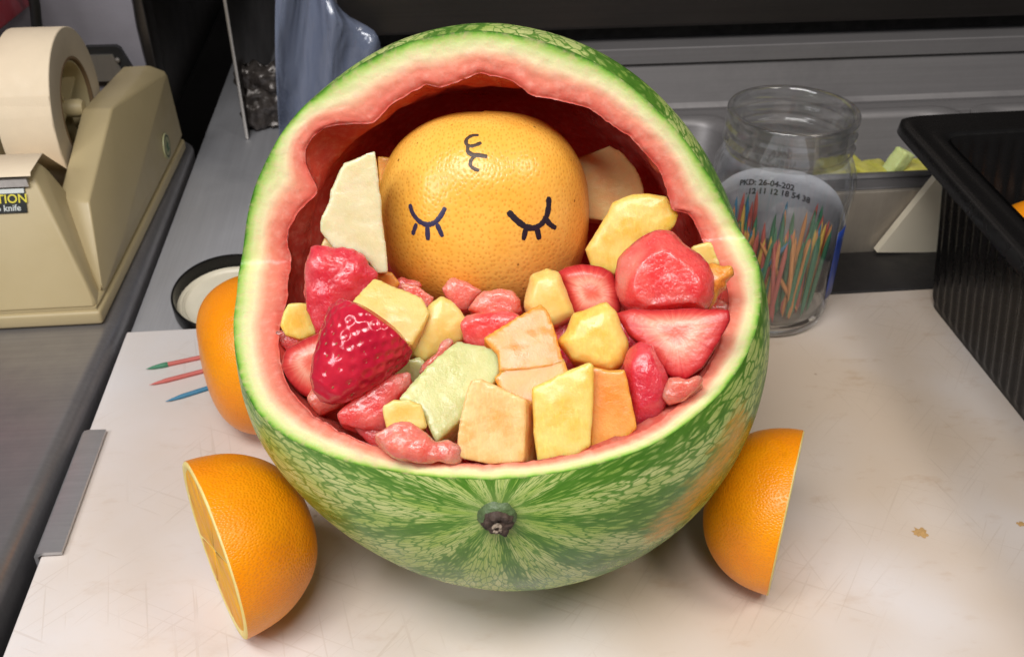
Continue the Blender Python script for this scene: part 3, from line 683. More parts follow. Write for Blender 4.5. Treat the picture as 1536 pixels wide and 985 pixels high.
# whole-face slices at the right
piece('strawberry_slice', [(926,471),(950,464),(982,466),(1030,464),(1090,466),(1092,480),(1080,505),(1066,530),(1052,549),(1028,566),(1006,562),(990,545),(971,522),(945,500)], M['slice'], 'triangular strawberry slice with streaked red flesh below the watermelon ball', cat_s, lift=.014, deep=.012, dome=.002, seed=23, tilt=(-.1, .2), smooth=3)
piece('watermelon_piece', [(936,548),(942,526),(959,514),(978,520),(990,545),(1002,566),(1004,590),(996,610),(986,628),(955,640),(944,595)], M['watermelon_dark'], 'smooth crimson watermelon ball at the right rim below the strawberry slice', cat_w, lift=.006, deep=.022, dome=.009, rough=.0007, rs=110, seed=24, smooth=6)
# front row
piece('strawberry_slice', [(423,550),(426,535),(432,524),(460,508),(493,493),(495,530),(485,570),(469,597),(450,588),(436,573)], M['slice'], 'pale streaked strawberry half at the left rim beside the whole strawberry', cat_s, lift=.002, deep=.014, dome=.005, seed=25)
piece('watermelon_piece', [(506,620),(520,606),(550,584),(575,566),(612,559),(616,577),(604,592),(580,612),(579,642),(545,642),(512,635)], M['watermelon'], 'red watermelon wedge at the front left between strawberry and honeydew', cat_w, lift=.004, deep=.018, dome=.0025, rough=.0012, seed=26)
piece('honeydew_piece', [(601,596),(632,560),(666,528),(684,514),(715,518),(743,526),(750,547),(742,568),(718,595),(690,626),(655,658),(646,640),(632,608)], M['honeydew'], 'long pale green honeydew slab lying slanted at the front', cat_h, lift=.012, deep=.014, side=(4, 22), tilt=(.1, .25), rough=.0003, seed=27, smooth=4)
piece('pineapple_piece', [(574,610),(590,598),(614,600),(632,607),(640,640),(610,648),(581,643)], M['pineapple_pale'], 'small cream pineapple bit at the foot of the honeydew slab', cat_p, lift=.012, deep=.014, rough=.0008, seed=28)
piece('watermelon_piece', [(562,650),(576,642),(593,634),(616,632),(634,645),(651,658),(670,660),(686,672),(690,690),(640,696),(593,684),(572,668)], M['watermelon_light'], 'crumbly pink watermelon scrap resting on the front rim', cat_w, lift=.010, deep=.012, dome=.0025, rough=.0022, rs=150, seed=29, smooth=3)
piece('cantaloupe_piece', [(686,662),(694,615),(705,573),(722,571),(752,584),(786,600),(785,640),(783,690),(735,692),(688,682)], M['cantaloupe_pale'], 'big wet cantaloupe cube with pale grainy face at the front rim', cat_c, lift=.012, deep=.024, side=(26, -4), taper=.97, seed=30, rough=.0005, smooth=2)
piece('pineapple_piece', [(800,582),(840,563),(882,545),(889,550),(888,600),(885,665),(860,682),(808,688),(802,648)], M['pineapple'], 'upright yellow pineapple block at the front between two cantaloupe cubes', cat_p, lift=.010, deep=.022, seed=31, rough=.0005, smooth=3, dome=.001)
piece('cantaloupe_piece', [(884,550),(916,557),(937,556),(945,592),(955,640),(930,662),(886,672)], M['cantaloupe'], 'smooth orange cantaloupe cube at the front right, beside the pineapple block', cat_c, lift=.007, deep=.024, side=(-6, -8), seed=32, rough=.0003, smooth=2)
# the layer underneath, seen only through gaps
BUR = [(462,560,'watermelon'),(545,575,'watermelon'),(660,600,'watermelon_dark'),(715,535,'watermelon'),(850,520,'watermelon_dark'),(930,500,'watermelon_dark'),(1045,545,'watermelon'),(1030,440,'watermelon'),(870,650,'watermelon'),(640,500,'watermelon'),(560,480,'watermelon_dark'),(780,610,'watermelon'),
       (490,600,'watermelon_light'),(560,645,'watermelon'),(700,675,'watermelon_light'),(1010,600,'watermelon'),(960,620,'watermelon_dark'),(1075,470,'watermelon_light'),(445,510,'watermelon'),(820,450,'watermelon'),(690,440,'watermelon_light'),(600,440,'watermelon')]
BLAB = ['buried watermelon piece under the pale strawberry half at the left rim', 'buried watermelon piece under the tip of the whole strawberry', 'buried watermelon piece under the long honeydew slab', 'buried watermelon piece under the pointed cantaloupe slab', 'buried watermelon piece under the ridged pineapple chunk',
        'buried watermelon piece between the pineapple chunk and the triangular strawberry slice', 'buried watermelon piece under the triangular strawberry slice', 'buried watermelon piece under the big watermelon ball', 'buried watermelon piece behind the upright pineapple block at the front', 'buried watermelon piece under the cream pineapple chunk with a brown eye',
        'buried watermelon piece under the smooth pineapple block', 'buried watermelon piece behind the front cantaloupe cube', 'pink watermelon bit wedged between the whole strawberry and the front left rim', 'red watermelon bit in front of the red wedge at the front left rim', 'pink watermelon bit between the crumbly scrap and the front cantaloupe cube',
        'red watermelon bit at the right rim below the strawberry slice', 'crimson watermelon bit between the right cantaloupe cube and the rim', 'pink watermelon bit at the right rim beside the triangular strawberry slice', 'red watermelon bit under the small yellow cube at the left wall', 'red watermelon bit behind the pale pineapple cone', 'pink watermelon bit right under the grapefruit chin', 'red watermelon bit at the lower left edge of the grapefruit, behind the pineapple block']
for k, (u, v, mt) in enumerate(BUR):
    a = np.linspace(0, 2*PI, 6)[:-1]+k*1.3+np.array([.25, -.2, .1, -.3, .2]); ss = 1.0 if k < 12 else .62; po = [(u+54*ss*math.cos(q)*(.8+.35*random.random()), v+44*ss*math.sin(q)*(.8+.35*random.random())) for q in a]
    piece('watermelon_piece', po, M[mt], BLAB[k], cat_w, lift=-.010 if k < 12 else -.005, deep=.020 if k < 12 else .012, dome=.0015, rough=.0012, seed=40+k, voxel=.0011)

# whole strawberry
tip = P0+ray(479, 604)*.345; top = P0+ray(558, 494)*.3515
def find_t(u, v, lift):
    d = ray(u, v); t = .3
    for _ in range(25):
        p = P0+d*t; t += (p[2]-rimz(p[0], p[1])-lift)/-d[2]
    return P0+d*t
tip = find_t(480, 602, .009); top = find_t(566, 486, .024)
ax = unit(top-tip); L = np.linalg.norm(top-tip); 
sx_ = unit(np.cross(ax, -ray(530, 540))); sy_ = np.cross(ax, sx_)
def srad(h):   # half-width along the axis, 0 tip .. 1 shoulder
    for (a, ra), (b, rb) in zip(SP[:-1], SP[1:]):
        if h <= b: 
            t = (h-a)/(b-a); t = t*t*(3-2*t)*.4+t*.6; return ra+(rb-ra)*t
    return SP[-1][1]
SP = [(0, .0), (.05, .0048), (.15, .0085), (.35, .0124), (.6, .0158), (.85, .0180), (.97, .0172), (1.03, .0125), (1.05, .0)]
seeds = []
GA = 2.39996
for k in range(150):
    h = .06+.92*math.sqrt((k+.5)/150); seeds.append((h, k*GA))
nu, nv = 220, 150; V = []
for j in range(nv+1):
    h = 1.05*(j/nv)**.9
    for i in range(nu):
        a = 2*PI*i/nu; r = srad(h); dmp = 0
        for (sh, sa) in seeds:
            dh = (h-sh)*L
            if abs(dh) < .0028:
                da = (a-sa+PI) % (2*PI)-PI; ds = da*max(r, .002); q = dh*dh+ds*ds*1.3
                if q < .0000056: dmp = max(dmp, (1-q/.0000056)**2)
        r2 = r*(1+.04*mnoise.noise(Vector((math.cos(a)*1.5, math.sin(a)*1.5, h*3))))-.0005*dmp
        V.append(tip+ax*h*L+max(r2, 0)*(sx_*math.cos(a)+sy_*math.sin(a)*.92))
Fc = [(j*nu+i, j*nu+(i+1) % nu, (j+1)*nu+(i+1) % nu, (j+1)*nu+i) for j in range(nv) for i in range(nu)]
def m_berry():
    m, nt, b = new_mat('strawberry_skin'); g = G(nt); o = g.obj()
    c = g.mix(g.step(g.noise(o, 70, 3), .3, .7), (.44, .008, .03), (.58, .022, .045))
    setp(b, g, col=c, rough=.17, spec=.5, sss=.2, sssr=(1, .15, .15), ssss=.003, normal=g.bump(g.noise(o, 500, 3), .25, .0006), coat=.15, coatr=.1); return m
M['berry'] = m_berry(); M['seed'] = simple('berry_seed', (.30, .10, .04), .5)
sb = thing('strawberry', 'whole glossy dark red strawberry lying on its side at the front left', cat_s, tip, GROUP)
obj('skin', V, Fc, M['berry'], sb)
mb = MB()
for (h, a) in seeds:
    p = tip+ax*h*L; dd = sx_*math.cos(a)+sy_*math.sin(a)*.92; c = p+dd*(srad(h)-.00075)
    t2 = unit(np.cross(ax, dd)); Vv = [c+ax*.0010, c+t2*.0005, c-ax*.0009, c-t2*.0005, c+unit(dd)*.0004]
    mb.add(Vv, [(0, 1, 4), (1, 2, 4), (2, 3, 4), (3, 0, 4)])
tag(mb.build('seeds', M['seed'], sb), kind='stuff')

# ================================================================== orange halves (the wheels)
def orange_half(cx, cy, be, r, k, label, seed, dent=None, ex=.8):
    n = np.array([math.cos(be), math.sin(be), 0]); t = np.array([-n[1], n[0], 0]); z = np.array([0, 0, 1.0]); c = np.array([cx, cy, r])
    root = thing('orange_half', label, 'orange half', (cx, cy, 0), 'halved oranges standing as carriage wheels')
    V = []; sk_ = []; na, nt_ = 160, 72
    for j in range(nt_+1):
        q = PI/2*j/nt_
        for i in range(na):
            a = 2*PI*i/na; rad = t*math.sin(a)+z*math.cos(a)
            rr = r*(math.cos(q)**ex if j < nt_ else 0); dd = k*r*math.sin(q)
            p = c+rad*rr-n*dd; o = unit(p-c+1e-9)
            p = p+o*r*.010*(mnoise.noise(Vector(o*2.3)+Vector((seed, 0, 0)))) 
            sk_.append((math.sin(a)*(PI/2-q)*r, math.cos(a)*(PI/2-q)*r, 0))
            if p[2] < 0.0003: p[2] = .0003
            V.append(p)
    Fc = [(j*na+i, j*na+(i+1) % na, (j+1)*na+(i+1) % na, (j+1)*na+i) for j in range(nt_) for i in range(na)]
    if dent is not None:
        bv = BVHTree.FromPolygons([Vector(p) for p in V], Fc); D = [np.array(h_) if (h_ := bv.ray_cast(Vector(P0), Vector(ray(*d_)))[0]) is not None else c-n*.02 for d_ in dent]
        ab = D[1]-D[0]
        for p in V:
            k_ = max(0, min(1, (p-D[0])@ab/(ab@ab))); per = np.linalg.norm(p-D[0]-k_*ab); p -= unit(p-c)*(.0011*math.exp(-(per/.0015)**2)*math.sin(PI*min(1, max(.12, k_))))
    obj('peel', V, Fc, M['orange_peel'], root, True, {'skin': np.array(sk_)})
    # pith ring, then segments of pulp
    def ringv(rad_, h, wob=0):
        return [c+n*h+(t*math.sin(a)+z*math.cos(a))*(rad_*(1+wob*mnoise.noise(Vector((math.cos(a)*4, math.sin(a)*4, seed+.3))))) for a in np.linspace(0, 2*PI, na, endpoint=False)]
    V = ringv(r*.998, -.0002, .004)+ringv(r*.985, .0006, .004)+ringv(r*.93, .0007, .012)+ringv(r*.905, -.0001, .012)+ringv(.0005, -.0002)
    for p in V: p[2] = max(p[2], .0004)
    Fc = [(j*na+i, (j+1)*na+i, (j+1)*na+(i+1) % na, j*na+(i+1) % na) for j in range(4) for i in range(na)]
    obj('pith', V, [f[::-1] for f in Fc], M['pith'], root)
    ns = 10
    for s in range(ns):
        a0, a1 = 2*PI*s/ns+.018+seed, 2*PI*(s+1)/ns-.018+seed; bmV = []
        arc = np.linspace(a0, a1, 9); pts = [(.035, (a0+a1)/2)]+[(.90, a) for a in arc]
        rows = []
        for lev, ins in ((-.0010, 1.0), (.0001, .99), (.0003, .95)):
            m = np.mean([[q*math.sin(a), q*math.cos(a)] for q, a in pts], 0)
            rows.append([c+n*lev+r*(t*(m[0]+(q*math.sin(a)-m[0])*ins)+z*(m[1]+(q*math.cos(a)-m[1])*ins)) for q, a in pts])
        mN = len(pts); V = [p for rw in rows for p in rw]+[np.mean(rows[-1], 0)+n*.0003]
        Fc = [(j*mN+i, j*mN+(i+1) % mN, (j+1)*mN+(i+1) % mN, (j+1)*mN+i) for j in range(2) for i in range(mN)]+[(2*mN+i, 2*mN+(i+1) % mN, 3*mN) for i in range(mN)]
        obj('segment', V, Fc, M['pulp'], root)
    return root
orange_half(-.1017, .3193, 3.58, .0415, 1.052, 'orange half nearest the viewer with its cut face showing, front left wheel', 1)
orange_half(.1586, .3197, -.466, .0391, .943, 'orange half with a dented peel at the front right of the melon', 2, ((1160, 664), (1182, 684)))
orange_half(-.0965, .4609, .30, .0450, .70, 'orange half with dome outward, wedged beside the black jar lid and coloured toothpicks', 3, None, .6)

# ================================================================== jar lid
lid = thing('jar_lid', 'upturned jar lid with a black rim and cream lining behind the left orange', 'jar lid', (-.137, .594, -.004))
axl = unit([0.02, -.15, 1]); org = (-.137, .594, -.0060)
MB().lathe([(.0375, 0), (.0390, .0015), (.0392, .0120), (.0386, .0130), (.0376, .0128), (.0372, .0120), (.0370, .0032), (.0365, .002)], org, axl, 80).build('rim', M['black_plastic'], lid)
MB().lathe([(.0371, .0028), (.0340, .0026), (.0325, .0040), (.0310, .0028), (.0, .0030)], org, axl, 80).build('lining', M['lid_cream'], lid)
# ================================================================== toothpicks
def stick_mesh(L=.060, r=.00145, n=8, name='toothpick'):
    pr = [(.00008, 0), (r*.55, .004), (r, .010), (r, L-.010), (r*.55, L-.004), (.00008, L)]
    b = MB().lathe(pr, (0, 0, 0), (0, 0, 1), n); return b.V, b.F
SV, SF = stick_mesh()
SM = {k: mesh_from('toothpick_'+k, SV, SF, m) for k, m in STICK.items()}
def put_stick(p, q, col, label, group):
    o = bpy.data.objects.new('toothpick', SM[col]); C.objects.link(o); o.location = tuple(p)
    o.rotation_mode = 'QUATERNION'; o.rotation_quaternion = Vector(np.asarray(q)-np.asarray(p)).to_track_quat('Z', 'X')
    return tag(o, label, 'toothpick', group)
def flat_stick(a, b, col, label):
    A = at(*a, .0013); B = at(*b, .0013); return put_stick(A, A+unit(B-A)*.066, col, label, 'toothpicks lying on the board')
o = flat_stick((220, 553), (300, 536), 'red', 'red toothpick with a green tip lying on the board beside the left orange')
tp = at(220, 553, .0013); dr = unit(at(300, 536, .0013)-tp)
tb = MB().lathe([(.0001, -.0004), (.0011, .004), (.00165, .0095), (.00165, .0125), (.0012, .0130)], tp, dr, 10)
g_t = obj('tip', np.array(tb.V), tb.F, STICK['green'], None); g_t.parent = o
bpy.context.view_layer.update(); g_t.matrix_parent_inverse = o.matrix_world.inverted()
flat_stick((224, 577), (302, 557), 'red', 'plain red toothpick lying between the other two on the board')
flat_stick((248, 602), (308, 583), 'blue', 'blue toothpick lying nearest the viewer on the board')

# ================================================================== glass jar
JC = np.array([.2225, .548, 0.0]); jar = thing('glass_jar', 'open clear glass jar holding coloured toothpicks at the back of the board', 'jar', JC)
outer = [(0, .0006), (.030, .0004), (.0365, .0006), (.0400, .0035), (.0418, .010), (.0425, .020), (.0427, .060), (.0432, .080), (.0444, .090), (.0445, .097), (.0430, .105), (.0400, .1115), (.0377, .115), (.0370, .1175), (.0375, .119), (.0396, .1205), (.0396, .1222), (.0376, .1242), (.0374, .127), (.0392, .1290), (.0392, .1305), (.0378, .1322), (.0378, .1355), (.0392, .1375), (.0392, .1400), (.0384, .1412), (.0372, .1414)]
inner = [(.0352, .1405), (.0348, .138), (.0346, .118), (.0350, .1155), (.0375, .1105), (.0405, .1035), (.0418, .096), (.0416, .090), (.0405, .080), (.0400, .060), (.0398, .020), (.0388, .011), (.0360, .0062), (.028, .0050), (0, .0062)]
MB().lathe(outer+inner, JC, (0, 0, 1), 128).build('glass', M['glass'], jar, True, None)
ca = math.atan2(-JC[1], -JC[0])        # azimuth towards us
def cyl(name, r, th0, th1, z0, z1, mat, parent, nz=6, na=40, zt=None, th=.0002):
    V = []; 
    for rr in (r, r+th):
        for j in range(nz+1):
            for i in range(na+1):
                a = ca+th0+(th1-th0)*i/na; top_ = z1 if zt is None else zt(i/na); z = z0+(top_-z0)*j/nz
                V.append((JC[0]+rr*math.cos(a), JC[1]+rr*math.sin(a), z))
    k = (nz+1)*(na+1); W = na+1
    f0 = [(j*W+i, j*W+i+1, (j+1)*W+i+1, (j+1)*W+i) for j in range(nz) for i in range(na)]
    Fc = [f[::-1] for f in f0]+[tuple(x+k for x in f) for f in f0]
    bd = [i for i in range(W)]+[j*W+na for j in range(1, nz+1)]+[nz*W+i for i in range(na-1, -1, -1)]+[j*W for j in range(nz-1, 0, -1)]
    Fc += [(bd[i], bd[(i+1) % len(bd)], bd[(i+1) % len(bd)]+k, bd[i]+k) for i in range(len(bd))]
    return obj(name, V, Fc, mat, parent)
R0 = .0429
lab = cyl('label', R0, PI-1.5, PI+1.5, .022, .082, M['frost_label'], jar, zt=lambda s: .082-.016*(abs(s-.5)*2)**3)
cyl('blue_print', R0+.0003, 1.10, 1.40, .024, .073, M['blue_label'], jar, na=14)
cyl('blue_print', R0+.0003, -1.95, -1.50, .040, .066, M['blue_label'], jar, na=14)
def text_mesh(body, size, bold=.012):
    cu = bpy.data.curves.new('t', 'FONT'); cu.body = body; cu.size = size; cu.align_x = 'CENTER'; cu.resolution_u = 3; cu.extrude = 0; cu.offset = size*bold
    o = bpy.data.objects.new('t', cu); C.objects.link(o); d = dg(); d.update()
    me = o.evaluated_get(d).to_mesh(); V = [tuple(v.co) for v in me.vertices]; Fc = [tuple(p.vertices) for p in me.polygons]
    o.evaluated_get(d).to_mesh_clear(); bpy.data.objects.remove(o); bpy.data.curves.remove(cu); return V, Fc
def jar_text(name, body, size, x0, z, slope, mat):      # print on the label at the back, read through the glass
    V, Fc = text_mesh(body, size, .03); W = []; r = R0-.0003
    for x, y, _ in V:
        a = ca+PI-(x0+x)/r; W.append((JC[0]+r*math.cos(a), JC[1]+r*math.sin(a), z+y+slope*x))
    return obj(name, W, Fc, mat, jar, False)
jar_text('date_code', 'PKD: 26-04-202', .0058, -.010, .0690, -.08, M['print'])
jar_text('date_code', '.12 11 12 18 54 38', .0058, -.001, .0625, -.03, M['print'])
# toothpicks standing in the jar
rnd = random.Random(11); cols = ['orange', 'red', 'yellow', 'green', 'blue', 'orange', 'red', 'green']
placed = []
k = 0
while k < 104:
    rr = .036*math.sqrt(rnd.random()); a = rnd.random()*2*PI
    if k < 66: a = ca+rnd.uniform(-1.45, 1.45); rr = rnd.uniform(.026, .0355)
    b0 = np.array([JC[0]+rr*math.cos(a)*.95, JC[1]+rr*math.sin(a)*.95, .0085]); 
    a2 = a+rnd.uniform(-.22, .22); r2 = min(.0375, rr*1.03+rnd.uniform(-.003, .003))
    t0 = np.array([JC[0]+r2*math.cos(a2), JC[1]+r2*math.sin(a2), .0085+.058])
    c = cols[rnd.randrange(len(cols))]
    d = unit(t0-b0); b0 = b0+np.array([0, 0, rnd.uniform(0, .003)])
    put_stick(b0, b0+d, c, c+' wooden toothpick standing in the glass jar', 'toothpicks standing in the jar'); k += 1
for th, dth, z, col, lab_ in ((-.55, .9, .018, 'blue', 'blue toothpick leaning slantwise across the others in the glass jar'), (.75, -1.0, .016, 'orange', 'orange toothpick leaning slantwise across the others in the glass jar')):
    p = np.array([JC[0]+.034*math.cos(ca+th), JC[1]+.034*math.sin(ca+th), z]); q = np.array([JC[0]+.036*math.cos(ca+th+dth), JC[1]+.036*math.sin(ca+th+dth), z+.055])
    put_stick(p, p+unit(q-p), col, lab_, 'toothpicks standing in the jar')

# ================================================================== black deli tray at the right
tray = thing('deli_tray', 'black plastic deli tray with ribbed sides at the right edge', 'tray', (.43, .42, 0))
ztop = .106
B = [(.338, .541), (.70, .541), (.70, .15), (.338, .15)]
T = [(.336, .575), (.74, .585), (.74, .12), (.312, .12)]
def rounded(poly, r, n=8):
    out = []; m = len(poly)
    for i in range(m):
        p = np.array(poly[i], float); a = unit(np.array(poly[i-1])-p); b = unit(np.array(poly[(i+1) % m])-p)
        s, e = p+a*r, p+b*r
        for k in range(n+1):
            t = k/n; out.append((1-t)**2*s+2*t*(1-t)*p+t*t*e)
    return out
def resample(loop_, N):
    L_ = np.array(loop_+[loop_[0]]); d = np.concatenate([[0], np.cumsum(np.linalg.norm(np.diff(L_, axis=0), axis=1))])
    t = np.linspace(0, d[-1], N, endpoint=False); return np.stack([np.interp(t, d, L_[:, 0]), np.interp(t, d, L_[:, 1])], 1)
NR = 1000
# resample edge by edge so that bottom and top stay in step
def per_edge(poly, r, per=(250, 250, 250, 250)):
    out = []; m = len(poly)
    for i in range(m):
        p, q = np.array(poly[i], float), np.array(poly[(i+1) % m], float); d = unit(q-p); nrm_p = np.array(poly[i-1]); 
        k = per[i]
        for s in range(k):
            t = s/k; x = p+(q-p)*t; L_ = np.linalg.norm(q-p)
            out.append(x)
    o = np.array(out)
    kk = max(1, int(r/.001))
    for _ in range(kk*3):
        o = .25*np.roll(o, 1, 0)+.5*o+.25*np.roll(o, -1, 0)
    return o
Bl, Tl = per_edge(B, .010), per_edge(T, .016)
cen = Bl.mean(0)
def wall_rows(inset, ribs):
    R_ = []
    for lev in (0, .03, .06, .5, .90, .94, 1.0):
        row = []
        for i in range(NR):
            p = Bl[i]*(1-lev)+Tl[i]*lev
            t = Tl[(i+1) % NR]-Tl[i-1]; nn = unit(np.array([t[1], -t[0]])); nn = nn if nn@(p-cen) > 0 else -nn
            rb = (.0011*(1 if (i % 6) < 3 else 0)) if (ribs and .05 < lev < .93) else 0
            q = p+nn*(rb-inset); row.append((q[0], q[1], .0005+ztop*lev+(.0008 if inset else 0)))
        R_.append(row)
    return R_
ro_ = wall_rows(0, True); V = [p for r in ro_ for p in r]
Fc = [(j*NR+i, j*NR+(i+1) % NR, (j+1)*NR+(i+1) % NR, (j+1)*NR+i) for j in range(6) for i in range(NR)]
ri_ = wall_rows(.0014, True); b0 = len(V); V += [p for r in ri_ for p in r]
Fc += [(b0+j*NR+(i+1) % NR, b0+j*NR+i, b0+(j+1)*NR+i, b0+(j+1)*NR+(i+1) % NR) for j in range(6) for i in range(NR)]
V += [(cen[0], cen[1], .0005), (cen[0], cen[1], .0016)]
Fc += [((i+1) % NR, i, len(V)-2) for i in range(NR)]+[(b0+i, b0+(i+1) % NR, len(V)-1) for i in range(NR)]
obj('ribbed_wall', V, Fc, M['black_plastic'], tray, True, None, 40)
FO = [(.317, .607), (.78, .617), (.78, .09), (.289, .09)]
Fl = per_edge(FO, .018)
def lv(s, z): return [((Tl[i]*(1-s)+Fl[i]*s)[0], (Tl[i]*(1-s)+Fl[i]*s)[1], z) for i in range(NR)]
rws = [lv(-.05, ztop-.002), lv(0, ztop+.001), lv(.18, ztop+.0025), lv(.30, ztop+.0018), lv(.55, ztop+.0016), lv(.70, ztop+.003), lv(.88, ztop+.0032), lv(1.0, ztop+.001), lv(1.03, ztop-.006), lv(1.0, ztop-.006), lv(.95, ztop-.0005), lv(.3, ztop-.001), lv(-.02, ztop-.003)]
V = [p for r in rws for p in r]; nrw = len(rws)
Fc = [(j*NR+i, j*NR+(i+1) % NR, ((j+1) % nrw)*NR+(i+1) % NR, ((j+1) % nrw)*NR+i) for j in range(nrw) for i in range(NR)]
obj('flange', V, Fc, M['black_plastic'], tray, True, None, 50)
# orange lying in the tray, only its edge shows
oc = atY(1556, 378, .52)
b = MB().lathe([(.034*math.sin(q), -.034*math.cos(q)) for q in np.linspace(0, PI, 40)], oc, (0.2, .1, 1), 64)
tag(b.build('orange', M['orange_peel']), 'whole orange lying inside the black tray, at the right edge', 'orange')

# ================================================================== prep rail with steel pans behind the board
struct('gasket_strip', MB().box((-.060, .5595, -.0115), (1.1, .6125, -.0005), .0015), M['gasket'])
ZR = .048
mb = MB().box((-.060, .6150, -.012), (1.1, .6190, ZR-.001), .0008)
struct('rail_front', mb, M['rail_face'])
# rail top with openings: strips round the pans
pans = [(-.045, .085), (.100, .245), (.262, .440), (.457, .64)]
mb = MB().box((-.060, .6191, ZR-.003), (1.1, .637, ZR), .0006).box((-.060, .752, ZR-.003), (1.1, .772, ZR), .0006)
xs = [-.060]+[v for p in pans for v in p]+[1.1]
for i in range(0, len(xs), 2):
    mb.box((xs[i], .6372, ZR-.003), (xs[i+1], .7518, ZR-.0002))
struct('rail_top', mb, M['rail_steel'])
struct('rail_well', MB().box((-.060, .6195, -.20), (1.1, .62, ZR-.004)).box((-.060, .768, -.2), (1.1, .7705, ZR-.004)).box((-.060, .62, -.2), (1.1, .77, -.19)), M['dark_steel'])
pnames = ['steel prep pan hidden mostly behind the watermelon', 'steel prep pan whose corner shows left of the glass jar', 'steel prep pan of pickles between the glass jar and the black tray', 'steel prep pan behind the black tray']
for k, (xa, xb) in enumerate(pans):
    pan = thing('steel_pan', pnames[k], 'steel pan', ((xa+xb)/2, .6945, ZR-.09), 'steel pans set in the prep rail')
    N_ = 160
    def rr(ins, z, r):
        lo = rounded([(xa+ins, .637+ins), (xb-ins, .637+ins), (xb-ins, .752-ins), (xa+ins, .752-ins)], r, 10)
        return [(p[0], p[1], z) for p in resample(lo, N_)]
    rows = [rr(-.004, ZR+.0006, .02), rr(-.003, ZR+.0028, .02), rr(.001, ZR+.0028, .02), rr(.005, ZR+.001, .022), rr(.007, ZR-.003, .024), rr(.012, ZR-.07, .024), rr(.022, ZR-.085, .026)]
    V = [p for r_ in rows for p in r_]+[((xa+xb)/2, .6945, ZR-.086)]; nr = len(rows)
    Fc = [(j*N_+i, (j+1)*N_+i, (j+1)*N_+(i+1) % N_, j*N_+(i+1) % N_) for j in range(nr-1) for i in range(N_)]+[((nr-1)*N_+i, nr*N_, (nr-1)*N_+(i+1) % N_) for i in range(N_)]
    obj('pan_body', V, [f[::-1] for f in Fc], M['rail_steel'], pan)
# pickles
def pickle(u, v, z, sx, sy, sz, rot, mat, label, seed):
    c = at(u, v, z); bm = MB().box((-sx/2, -sy/2, -sz/2), (sx/2, sy/2, sz/2)); Rm = np.array(Matrix.Rotation(rot[2], 3, 'Z') @ Matrix.Rotation(rot[0], 3, 'X') @ Matrix.Rotation(rot[1], 3, 'Y'))
    co, nn, ff = remesh(np.array(bm.V)@Rm.T+c, bm.F, .0016, 6)
    co = co+nn*np.array([.0006*fbm(p, 120, seed) for p in co])[:, None]
    tag(obj('pickle_piece', co, ff, mat, None, True, {'loc': co*0}), label, 'pickle', 'pickle pieces in the steel pan')
pickle(1342, 250, .030, .013, .012, .030, (.1, .45, .3), M['pickle_pale'], 'pale green pickle wedge standing up in the steel pan', 1)
pickle(1305, 262, .022, .034, .022, .016, (.1, .1, .4), M['pickle'], 'olive pickle chunk lying left of the pale green wedge in the pan', 2)
pickle(1372, 262, .020, .034, .026, .018, (.0, -.1, -.3), M['pickle'], 'olive pickle chunk lying right of the pale green wedge in the pan', 3)
pickle(1262, 258, .018, .036, .026, .016, (.1, .0, .2), M['pickle'], 'olive pickle chunk seen through the rim of the glass jar', 4)
pickle(1330, 275, .012, .07, .03, .014, (.0, .0, .05), M['pickle'], 'flat layer of pickle under the other pieces in the pan', 5)
# cream board leaning on the rail
p = [atY(1312, 374, .6110), atY(1402, 262, .6125), atY(1470, 262, .6125), atY(1470, 374, .6110)]
V = [q+np.array([0, s, 0]) for s in (-.0045, 0.002) for q in p]
tag(MB().add(V, [(0, 1, 2, 3)[::-1], (4, 5, 6, 7), (0, 1, 5, 4), (1, 2, 6, 5), (2, 3, 7, 6), (3, 0, 4, 7)]).build('cream_panel', M['cream_board'], None, False), 'cream plastic panel with a slanted edge standing behind the black tray', 'panel')
# back of the rail: panel, ledge, groove and the dark lid above
def yz(name, prof, mat, x0=-.060, x1=1.1):
    n = len(prof); V = [(x, y, z) for x in (x0, x1) for y, z in prof]
    Fc = [(k, (k+1) % n, n+(k+1) % n, n+k) for k in range(n)]+[tuple(range(n))[::-1], tuple(range(n, 2*n))]
    return struct(name, MB().add(V, Fc), mat, 20)
yz('rail_back_wall', [(.7725, ZR-.01), (.7725, .0495), (.776, .053), (.784, .0855), (.83, .0855), (.83, ZR-.01)], M['rail_steel'])
yz('back_ledge', [(.7800, .0860), (.7805, .0978), (.7815, .0985), (.83, .0985), (.83, .0860)], M['rail_steel'])
yz('back_groove', [(.806, .099), (.806, .118), (.83, .118), (.83, .099)], M['void'])
yz('hinged_lid', [(.787, .1140), (.785, .1165), (.800, .50), (.83, .50), (.83, .1185), (.805, .1140)], M['dark_steel'])
struct('back_wall', MB().box((-1.5, 1.45, -.8), (1.6, 1.5, 1.0)), M['dark_steel'])

# ================================================================== left side: metal divider, plastic film, equipment box
tag(MB().box((-.1635, .886, -.012), (-.1615, 1.30, .26), .0004).build('metal_divider', M['dark_steel']), 'thin dark steel divider plate standing on the table behind the jar lid', 'divider plate')
tag(MB().box((-.1640, .8845, -.012), (-.1610, .8858, .26), .0005).build('divider_edge_strip', M['bright_steel']), 'narrow bright steel edge strip on the front of the divider plate', 'edge strip')
# crumpled scrap in the dark corner
co, nn, ff = remesh(np.array(MB().box(tuple(at(398, 170, .0)-np.array([.016, .012, .012])), tuple(at(398, 170, .0)+np.array([.016, .02, .045]))).V), MB().box((0, 0, 0), (1, 1, 1)).F, .0025, 3)
co = co+nn*np.array([.011*fbm(p, 60, 4, 4) for p in co])[:, None]
tag(obj('crumpled_scrap', co, ff, M['crumple'], None, True), 'dark crumpled scrap at the foot of the divider plate beside the film', 'scrap')
